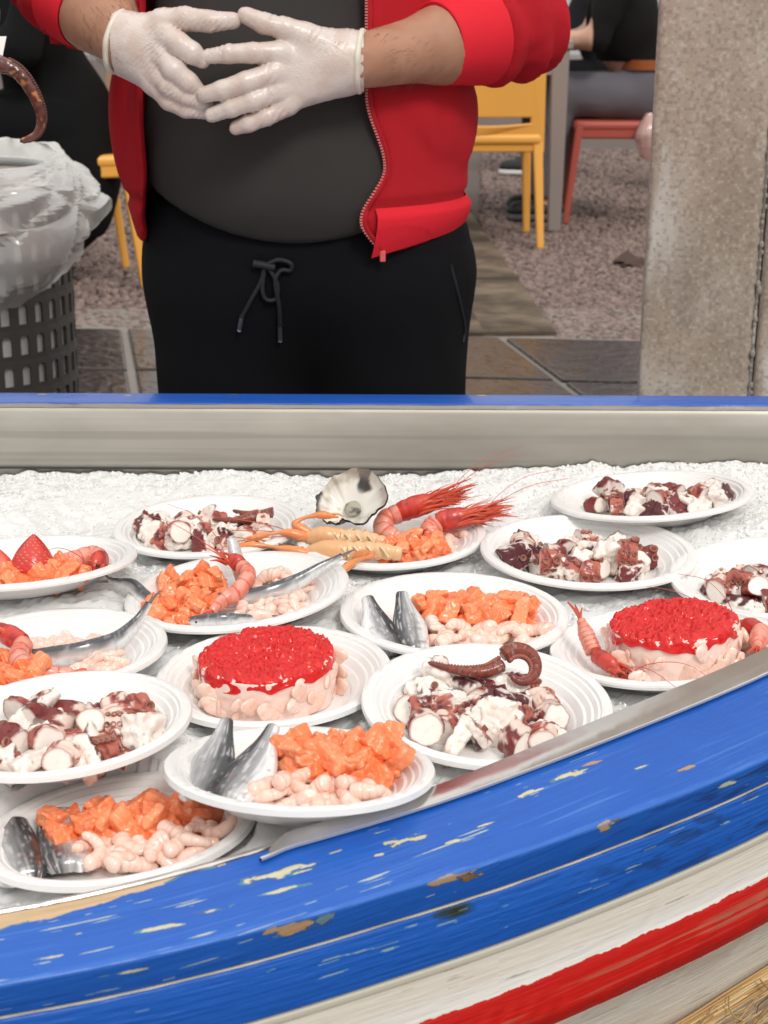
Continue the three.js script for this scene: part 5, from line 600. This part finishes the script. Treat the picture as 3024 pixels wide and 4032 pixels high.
// ---------------------------------------------------------------- litter bin with its bag
{ const t = thing('litter_bin', 'dark grey litter bin with rows of arched holes and a clear bag over its rim', 'bin', [-0.795, 0, -2.86]);
  const H = 0.79, r0 = 0.175, r1 = 0.19, n = 34, dark = std(0.1, 0.098, 0.094, 0.45), liner = std(0.52, 0.53, 0.5, 0.45);
  obj('liner', new THREE.CylinderGeometry(r1 - 0.0015, r0 - 0.0015, H - 0.03, 48, 1, true).translate(0, H / 2 + 0.01, 0), std(0.85, 0.85, 0.82, 0.5, { side: THREE.DoubleSide }), t);
  // perforated wall: one plate per hole, bent round the barrel
  const rows = 13, rh = 0.0575, hole = new THREE.Shape(), w = 2 * Math.PI * r1 / n; hole.moveTo(-w / 2, 0); hole.lineTo(w / 2, 0); hole.lineTo(w / 2, rh); hole.lineTo(-w / 2, rh); hole.lineTo(-w / 2, 0);
  const c = new THREE.Path(), hw = w * 0.26; c.moveTo(-hw, 0.008); c.lineTo(hw, 0.008); c.lineTo(hw, 0.037); c.absarc(0, 0.037, hw, 0, Math.PI, false); c.lineTo(-hw, 0.008); hole.holes.push(c);
  const tile = new THREE.ExtrudeGeometry(hole, { depth: 0.006, bevelEnabled: false, curveSegments: 8 });
  for (let j = 0; j < rows; j++) { const parts = []; for (let i = 0; i < n; i++) { const g = tile.clone(); displace(g, (p) => { const a = p.x / r1 + i / n * 6.28318, y = p.y + 0.03 + j * rh, r = lerp(r0, r1, y / H) + p.z; p.set(Math.sin(a) * r, y, Math.cos(a) * r); }); parts.push(g); } obj('perforated_band', parts, dark, t); }
  obj('base_band', new THREE.CylinderGeometry(r0 + 0.004, r0 + 0.004, 0.032, 48, 1, true).translate(0, 0.016, 0), dark, t);
  obj('rim_band', new THREE.CylinderGeometry(r1 + 0.003, r1 + 0.002, 0.03, 48, 1, true).translate(0, H - 0.004, 0), dark, t);
  const ring = obj('bag_ring', new THREE.TorusGeometry(0.15, 0.009, 12, 64).rotateX(Math.PI / 2), std(0.3, 0.31, 0.31, 0.3), t); ring.position.y = H + 0.035;
  const bagM = std(0.97, 0.97, 0.955, 0.25, { transmission: 0.5, thickness: 0, clearcoat: 1, clearcoatRoughness: 0.08, side: THREE.DoubleSide });
  const crk = (a, v, k) => { let m = 9; const px = Math.cos(a) * k + 5, py = Math.sin(a) * k, pz = v * 3; for (let i = 0; i < 5; i++) { const q = V(Math.sin(i * 2.1 + 1), Math.cos(i * 1.7), Math.sin(i * 3.3 + 2)).normalize(), t = px * q.x + py * q.y + pz * q.z + 0.8 * vn(px + i * 3, py, pz); m = Math.min(m, Math.abs(t - Math.round(t)) * 2); } return m; };
  obj('plastic_bag', creaseIt(grid(150, 50, (u, v) => { const a = u * 6.28318, back = Math.max(0, -Math.cos(a)), f = 0.6 + 0.6 * fbm(Math.cos(a) * 1.5, Math.sin(a) * 1.5, 2, 2); let r, y; if (v < 0.12) { const k = v / 0.12; r = 0.149 + 0.012 * k; y = H + 0.036 + 0.009 * Math.sin(k * 3.1); } else { const s = (v - 0.12) / 0.88; r = 0.16 + 0.1 * Math.sin(Math.min(1, s * 1.25) * 1.75) * f - 0.03 * sstep(0.75, 1, s); y = H + 0.04 + 0.05 * back * Math.sin(Math.min(1, s * 2.2) * 3.14) - (0.2 + 0.04 * Math.sin(a * 2 + 1)) * s * s; r += 0.05 * (crk(a, s * 0.8, 1.5) - 0.25) * sstep(0, 0.2, s); y += 0.03 * (crk(a, s + 3, 1.8) - 0.25) * sstep(0, 0.3, s) ; } return V(Math.sin(a) * r, y, Math.cos(a) * r); })), bagM, t);
  obj('bag_inside', grid(100, 14, (u, v) => { const a = u * 6.28318, r = 0.147 * (1 - 0.12 * v) * (1 - 0.2 * v * crk(a, v, 7)); return V(Math.sin(a) * r, H + 0.03 - v * 0.35, Math.cos(a) * r); }), bagM, t);
}
function creaseIt(g) { return toCreasedNormals(g, 0.3); }
function displaceFacet(g) { const q = g.toNonIndexed(); q.computeVertexNormals(); return q; }
// ---------------------------------------------------------------- grilled tentacle and the paper it hangs from (held by someone out of the picture at left)
{ const pts = [[-0.5, 1.05, -1.83], [-0.47, 1.052, -1.815], [-0.446, 1.046, -1.8], [-0.425, 1.036, -1.8], [-0.409, 1.013, -1.8], [-0.4015, 0.985, -1.8], [-0.409, 0.966, -1.8], [-0.4285, 0.958, -1.8]].map((p) => V(...p));
  const t = thing('grilled_tentacle', 'charred brown octopus tentacle hanging into the picture at the left edge', 'octopus'), g = limb(pts, (u) => 0.0105 * (1 - 0.72 * Math.pow(u, 1.6)) * (u > 0.985 ? 0.6 : 1), { n: 110, m: 18, up: V(0, 0, 1), warp: (u, a) => 1 + 0.3 * (fbm(u * 40, Math.cos(a) * 2, Math.sin(a) * 2, 3) - 0.5) });
  obj('arm', colorize(g, (q) => { const k = fbm(q.x * 160, q.y * 160, q.z * 160, 4); return mixc(mixc([0.14, 0.028, 0.014], [0.045, 0.014, 0.01], sstep(0.42, 0.6, k)), [0.5, 0.17, 0.05], sstep(0.6, 0.7, k)); }), vmat(0.3, { clearcoat: 0.6, clearcoatRoughness: 0.15 }), t);
  const c = new THREE.CatmullRomCurve3(pts), beads = []; for (let i = 0; i < 46; i++) { const u = 0.35 + 0.64 * i / 46, q = c.getPoint(u), T = c.getTangent(u), B = V(-T.y, T.x, 0).normalize(), r = 0.0105 * (1 - 0.72 * Math.pow(u, 1.6)); beads.push(new THREE.SphereGeometry(r * 0.3, 7, 5).translate(q.x + B.x * r * 0.95, q.y + B.y * r * 0.95, q.z + B.z + r * 0.2)); } tag(obj('sucker_row', beads, std(0.08, 0.025, 0.018, 0.35), t), null, null, null, 'stuff');
  const pg = grid(16, 16, (u, v) => V(lerp(-0.6, -0.468 + 0.012 * v, u), lerp(1.01, 1.075, v) - 0.03 * (1 - u) * (1 - v) - 0.018 * u * (1 - v), -1.86 + 0.03 * Math.sin(u * 2.2) - 0.05 * v));
  tag(obj('paper_sheet', pg, std(0.8, 0.77, 0.75, 0.7, { side: THREE.DoubleSide })), 'white paper sheet behind the hanging tentacle at the left edge', 'paper');
}
// ---------------------------------------------------------------- chairs, table
function makeChair(name, label, col, dark) {
  const t = thing(name, label, 'chair', [0, TY, 0], 'plastic chairs on the terrace'), m = std(...col, 0.38, { clearcoat: 0.15 });
  // chair faces -z; its back is at z = +0.2
  const s = new THREE.Shape(), W = 0.225; s.moveTo(-W, 0.385); s.lineTo(W, 0.385); s.lineTo(W - 0.008, 0.8); s.quadraticCurveTo(W - 0.015, 0.86, W - 0.08, 0.865); s.lineTo(-W + 0.08, 0.865); s.quadraticCurveTo(-W + 0.015, 0.86, -W + 0.008, 0.8); s.lineTo(-W, 0.385);
  const h = new THREE.Path(); h.moveTo(-W + 0.045, 0.487); h.quadraticCurveTo(0, 0.465, W - 0.045, 0.487); h.lineTo(W - 0.047, 0.52); h.quadraticCurveTo(0, 0.52, -W + 0.047, 0.52); h.lineTo(-W + 0.045, 0.487); s.holes.push(h);
  const back = new THREE.ExtrudeGeometry(s, { depth: 0.02, bevelEnabled: true, bevelSize: 0.006, bevelThickness: 0.006, bevelSegments: 3, curveSegments: 16 }); displace(back, (p) => { p.z += 0.19 + 0.12 * Math.max(0, p.y - 0.42) - 0.35 * p.x * p.x; }); obj('backrest', back, m, t);
  const seat = new RoundedBoxGeometry(0.44, 0.045, 0.43, 4, 0.02); displace(seat, (p) => { p.y += 0.43 - 0.1 * Math.max(0, 0.04 - p.x * p.x) * (p.y > 0 ? 1 : 0) ; }); obj('seat', seat, m, t);
  for (const sx of [-1, 1]) for (const sz of [-1, 1]) { const g = new RoundedBoxGeometry(0.042, 0.45, 0.036, 2, 0.01); displace(g, (p) => { const k = (0.225 - p.y) / 0.45; p.x = p.x * (1 - 0.35 * k) + sx * (0.203 + 0.02 * k); p.z = p.z * (1 - 0.3 * k) + sz * (0.185 + 0.05 * k); p.y += 0.226; }); obj('leg', g, m, t); }
  for (const sx of [-1, 1]) obj('side_rail', new RoundedBoxGeometry(0.03, 0.05, 0.38, 2, 0.01).translate(sx * 0.2, 0.4, 0), m, t);
  return t;
}
const YEL = [0.92, 0.45, 0.085];
const ch = makeChair('plastic_chair', 'yellow plastic chair with its slotted back towards the stall, right of the man', YEL); ch.position.set(0.402, TY, -6.27); ch.rotation.y = 0.03;
const ch2 = copyOf(ch, 'yellow plastic chair under the person in black, left of the man'); ch2.position.set(-1.12, TY, -5.28); ch2.rotation.y = 1.88;
const ch3 = makeChair('plastic_chair', 'red plastic chair carrying the seated man with the brown belt', [0.46, 0.09, 0.065]); ch3.position.set(1.07, TY, -7.0); ch3.rotation.y = 1.5;
const ch4 = makeChair('plastic_chair', 'blue plastic chair mostly hidden behind the pillar', [0.05, 0.13, 0.36]); ch4.position.set(1.8, TY + 0, -8.1); ch4.rotation.y = 0.4; ch4.scale.setScalar(1.1);
{ const t = thing('table', 'taupe plastic table with square legs between the yellow and red chairs', 'table', [0.36, TY, -7.0]), m = std(0.3, 0.255, 0.24, 0.5); const hx = 0.42, hz = 0.46;
  obj('table_top', new RoundedBoxGeometry(2 * hx + 0.03, 0.04, 2 * hz + 0.03, 3, 0.01).translate(0, 0.78, 0), m, t);
  for (const s of [-1, 1]) { obj('apron', new RoundedBoxGeometry(2 * hx - 0.1, 0.1, 0.03, 2, 0.006).translate(0, 0.705, s * (hz - 0.02)), m, t); obj('apron', new RoundedBoxGeometry(0.03, 0.1, 2 * hz - 0.1, 2, 0.006).translate(s * (hx - 0.02), 0.705, 0), m, t); }
  for (const sx of [-1, 1]) for (const sz of [-1, 1]) { const g = new RoundedBoxGeometry(0.075, 0.76, 0.075, 2, 0.008); displace(g, (p) => { const k = (0.38 - p.y) / 0.76, f = lerp(1, 0.72, sstep(0.12, 0.3, k)); p.x = p.x * f + sx * (hx - 0.036); p.z = p.z * f + sz * (hz - 0.036); p.y += 0.38; }); obj('leg', g, m, t); } }
{ const pg = grid(14, 18, (u, v) => { const a = u * 6.283, r = 0.06 * Math.sin(0.25 + v * 2.5) * (0.8 + 0.5 * fbm(Math.cos(a) * 2, Math.sin(a) * 2, v * 4, 3)); return V(Math.cos(a) * r, -v * 0.2, Math.sin(a) * r * 0.7); }); const o = tag(obj('plastic_bag', displaceFacet(pg), std(0.72, 0.48, 0.44, 0.3, { transmission: 0.3, thickness: 0, clearcoat: 0.6, side: THREE.DoubleSide })), 'pinkish plastic bag hanging beside the red chair at the pillar', 'bag'); o.position.set(1.17, 0.69, -6.75); }
{ const g = grid(14, 8, (u, v) => V((u - 0.5) * 0.13, 0.024 + 0.03 * Math.sin(u * 3.1) * (1 - v) + 0.012 * Math.sin(v * 7 + u * 5), (v - 0.5) * 0.07 * Math.sin(0.2 + u * 2.8))); const o = tag(obj('dry_leaf', g, std(0.07, 0.035, 0.03, 0.7, { side: THREE.DoubleSide })), 'dark dry leaf lying on the gravel beside the pillar', 'leaf'); o.position.set(0.93, 0.185, -5.62); }
// ---------------------------------------------------------------- seated people behind
function seated(label, pos, turn, opt) {
  // local: faces -z, seat height 0.46 above the terrace
  const t = thing('person', label, 'person', pos); t.rotation.y = turn; const lean = opt.lean ?? 0.12, k = opt.arm ?? 0.3;
  const torso = [opt.coat ? ell(0, 0.45, 0.03, 0.2, 0.34, 0.19) : ell(0, 0.62, 0.02, 0.185, 0.17, 0.14), ell(0, 0.86, -0.02 - lean * 0.5, 0.19, 0.22, 0.135), cap(-0.16, 1.02, -lean, 0.16, 1.02, -lean, 0.075, 0.075)];
  const arms = [-1, 1].map((s) => chain([[s * 0.2, 1.02, -lean, 0.06], [s * 0.25, 0.8, -0.08 - lean, 0.048], [s * 0.12, 0.78, -0.08 - lean - k, 0.036], [s * 0.09, 0.78, -0.14 - lean - k, 0.03]], 0.03));
  const hd = [cap(0, 1.08, -lean, 0, 1.16, -lean - 0.02, 0.055, 0.052), ell(0, 1.25, -lean - 0.03, 0.076, 0.11, 0.095), cap(0, 1.25, -lean - 0.125, 0, 1.225, -lean - 0.135, 0.01, 0.014)];
  const sp = opt.spread ?? 0.11, legs = [-1, 1].map((s) => chain([[s * 0.09, 0.55, 0.02, 0.1], [s * sp, 0.56, -0.4, 0.075], [s * (sp + 0.01), 0.08, -0.42 + (opt.tuck ?? 0), 0.048]], 0.03)), feet = [-1, 1].map((s) => cap(s * (sp + 0.01), 0.045, -0.4 + (opt.tuck ?? 0), s * (sp + 0.03), 0.04, -0.56 + (opt.tuck ?? 0), 0.042, 0.034));
  const all = (x, y, z) => { let d = 9; for (const f of [...torso, ...hd]) d = smin(d, f(x, y, z), 0.05); for (const f of [...arms, ...legs, ...feet]) d = smin(d, f(x, y, z), 0.03); return d; };
  obj('body', colorize(nets(all, [-0.42, -0.02, -0.85], [0.42, 1.42, 0.24], 0.022), opt.skin ?? (() => [0.62, 0.37, 0.27])), M.skin, t);
  const fo = (x, y, z) => 0.016 * (fbm(x * 11, y * 11, z * 11, 3) - 0.5);
  obj('top', boxUV(nets((x, y, z) => { let d = 9; for (const f of torso) d = smin(d, f(x, y, z) - 0.016, 0.06); for (const a of arms) d = smin(d, Math.max(a(x, y, z) - 0.014, (opt.sleeve ? -9 : Math.max(-z - 0.1 - lean, 0.74 - y))), 0.03); return Math.max(d - fo(x, y, z), (opt.hem ?? 0.6) - y, y - 1.1); }, [-0.42, 0.1, -0.85], [0.42, 1.16, 0.3], 0.018), 3), opt.top, t);
  obj('trousers', boxUV(nets((x, y, z) => { let d = torso[0](x, y, z) - 0.006; for (const l of legs) d = smin(d, l(x, y, z) - 0.014, 0.05); return Math.max(d - fo(x, y, z), y - 0.685, 0.1 - y); }, [-0.32, 0.04, -0.56], [0.32, 0.74, 0.24], 0.018), 3), opt.pants, t);
  if (opt.shoe) for (const s of [0, 1]) { obj('shoe', boxUV(nets((x, y, z) => Math.max(feet[s](x, y, z) - 0.014, 0.03 - y, y - 0.13), [-0.25, -0.02, -0.7], [0.25, 0.15, 0.05], 0.012)), opt.shoe, t); obj('sole', boxUV(nets((x, y, z) => Math.max(feet[s](x, 0.045, z) - 0.018, 0.004 - y, y - 0.034), [-0.25, -0.03, -0.7], [0.25, 0.06, 0.05], 0.01)), opt.sole ?? std(0.75, 0.74, 0.72, 0.6), t); }
  obj('hair', nets((x, y, z) => Math.max(ell(0, 1.275, -lean - 0.01, 0.085, 0.11, 0.104)(x, y, z), 1.27 - y - Math.max(0, z + lean + 0.02) * 1.5), [-0.12, 1.1, -0.3], [0.12, 1.42, 0.12], 0.016), std(0.03, 0.022, 0.018, 0.6), t);
  if (opt.belt) obj('belt', grid(60, 3, (u, v) => { const a = u * 6.283; return V(Math.sin(a) * 0.203, 0.668 + v * 0.042, 0.02 + Math.cos(a) * 0.158); }), opt.belt, t);
  return t;
}
const grey = cloth(0.2, 0.19, 0.22, 0.8, 0.002, 12), blk = cloth(0.011, 0.011, 0.012, 0.85, 0.002, 12);
seated('man in a black shirt, grey trousers and brown belt seated at the taupe table', [1.18, TY, -7.02], 1.5, { top: cloth(0.013, 0.012, 0.0125, 0.85, 0.002, 12), pants: grey, belt: std(0.36, 0.1, 0.03, 0.4, { side: THREE.DoubleSide }), shoe: std(0.015, 0.015, 0.016, 0.6), sole: std(0.12, 0.12, 0.13, 0.7), lean: 0.16, hem: 0.7, arm: 0.22 });
seated('person in long black clothes seated on the left yellow chair', [-1.14, TY, -5.24], 1.88, { top: blk, pants: blk, lean: 0.02, hem: 0.16, coat: true, sleeve: true, skin: () => [0.6, 0.33, 0.25] });
seated('person in dark clothes and white soled shoes seated behind the red chair', [1.3, TY, -8.9], 1.2, { top: cloth(0.02, 0.02, 0.024, 0.85, 0.002, 12), pants: blk, shoe: std(0.012, 0.012, 0.013, 0.6), lean: 0.1, sleeve: true });

// ---------------------------------------------------------------- customer at the left end of the stall, only a sleeve of whom reaches into the picture
{ const t = thing('person', 'customer in a black leather jacket with white piping, at the left edge', 'person'), X = -1.02, Z = -2.2;
  const torso = [ell(X, 1.0, Z, 0.18, 0.22, 0.13), ell(X, 1.22, Z, 0.19, 0.2, 0.13), cap(X - 0.16, 1.36, Z, X + 0.16, 1.36, Z, 0.07, 0.07)], legs = [-1, 1].map((s) => chain([[X + s * 0.09, 0.86, Z, 0.1], [X + s * 0.1, 0.46, Z + 0.02, 0.075], [X + s * 0.1, 0.07, Z, 0.05], [X + s * 0.12, 0.045, Z + 0.15, 0.036]], 0.03));
  const arm = chain([[X + 0.19, 1.34, Z, 0.062], [-0.66, 1.19, -2.12, 0.05], [-0.555, 1.095, -1.98, 0.04], [-0.545, 1.06, -1.92, 0.03]], 0.03), arm2 = chain([[X - 0.19, 1.34, Z, 0.062], [X - 0.26, 1.08, Z + 0.02, 0.05], [X - 0.24, 0.86, Z + 0.1, 0.034]], 0.03);
  const hand = [chain([[-0.545, 1.06, -1.92, 0.026], [-0.54, 1.045, -1.895, 0.022]], 0.01), ...[0, 1, 2, 3].map((i) => chain([[-0.55 + i * 0.008, 1.045 - i * 0.012, -1.9, 0.011], [-0.535, 1.04 - i * 0.014, -1.87, 0.009], [-0.52, 1.036 - i * 0.014, -1.852, 0.008]], 0.004)), chain([[-0.56, 1.055, -1.905, 0.012], [-0.55, 1.075, -1.875, 0.01], [-0.536, 1.072, -1.86, 0.008]], 0.004)];
  const head = [cap(X, 1.42, Z, X, 1.52, Z + 0.02, 0.058, 0.054), ell(X, 1.62, Z + 0.03, 0.076, 0.11, 0.096), cap(X, 1.62, Z + 0.125, X, 1.595, Z + 0.138, 0.01, 0.014), ell(X - 0.078, 1.61, Z + 0.02, 0.012, 0.03, 0.02), ell(X + 0.078, 1.61, Z + 0.02, 0.012, 0.03, 0.02)];
  const all = (x, y, z) => { let d = 9; for (const f of [...torso, ...head]) d = smin(d, f(x, y, z), 0.04); for (const f of [arm, arm2, ...legs]) d = smin(d, f(x, y, z), 0.03); return d; };
  obj('body', mergeGeometries([colorize(nets(all, [-1.38, -0.01, -2.4], [-0.5, 1.76, -1.86], 0.018), skinCol), colorize(nets((x, y, z) => { let d = 9; for (const f of hand) d = smin(d, f(x, y, z), 0.006); return d; }, [-0.6, 0.97, -1.96], [-0.49, 1.11, -1.83], 0.004), skinCol)]), M.skin, t);
  const leather = std(0.022, 0.02, 0.021, 0.3, { clearcoat: 0.3, clearcoatRoughness: 0.3 });
  const jk = obj('jacket', nets((x, y, z) => { let d = 9; for (const f of torso) d = smin(d, f(x, y, z) - 0.02, 0.05); const along = (x + 0.66) * 0.6 + (z + 2.12) * 0.6 - (y - 1.19) * 0.53; d = smin(d, Math.max(arm(x, y, z) - 0.018 - 0.008 * (fbm(x * 24, y * 24, z * 24, 3) - 0.5), along - 0.185), 0.03); d = smin(d, Math.max(arm2(x, y, z) - 0.018, 0.9 - y), 0.03); return Math.max(d, 0.86 - y, y - 1.46); }, [-1.42, 0.84, -2.42], [-0.46, 1.48, -1.86], 0.013), leather, t);
  obj('piping', limb([V(-0.63, 1.22, -2.05), V(-0.58, 1.17, -1.98), V(-0.5, 1.125, -1.98), V(-0.492, 1.09, -1.985), V(-0.51, 1.06, -1.98)], () => 0.0042, { n: 40, m: 8 }), std(0.75, 0.75, 0.76, 0.4), jk);
  obj('trousers', nets((x, y, z) => { let d = torso[0](x, y, z) - 0.004; for (const l of legs) d = smin(d, l(x, y, z) - 0.014, 0.04); return Math.max(d, y - 0.96, 0.08 - y); }, [-1.36, 0.04, -2.4], [-0.7, 1.0, -1.98], 0.016), std(0.02, 0.022, 0.035, 0.85), t);
  for (const s of [0, 1]) obj('shoe', nets((x, y, z) => Math.max(legs[s](x, y, z) - 0.016, 0.004 - y, y - 0.11), [-1.36, -0.02, -2.32], [-0.7, 0.13, -1.95], 0.012), std(0.03, 0.03, 0.03, 0.5), t);
  obj('hair', nets((x, y, z) => Math.max(ell(X, 1.645, Z + 0.015, 0.085, 0.11, 0.105)(x, y, z), 1.64 - y - Math.max(0, -2.18 - z) * 1.5), [-1.14, 1.46, -2.34], [-0.9, 1.78, -2.04], 0.012), std(0.05, 0.032, 0.022, 0.6), t);
  for (const s of [-1, 1]) { const e = obj('eye', new THREE.SphereGeometry(0.012, 10, 8), std(0.7, 0.7, 0.68, 0.2), t); e.position.set(X + s * 0.03, 1.635, Z + 0.112); }
  obj('mouth', limb([V(X - 0.022, 1.565, Z + 0.118), V(X, 1.566, Z + 0.126), V(X + 0.022, 1.565, Z + 0.118)], () => 0.005, { n: 8, m: 6 }), std(0.42, 0.16, 0.14, 0.5), t);
}
renderer.render(scene, camera);
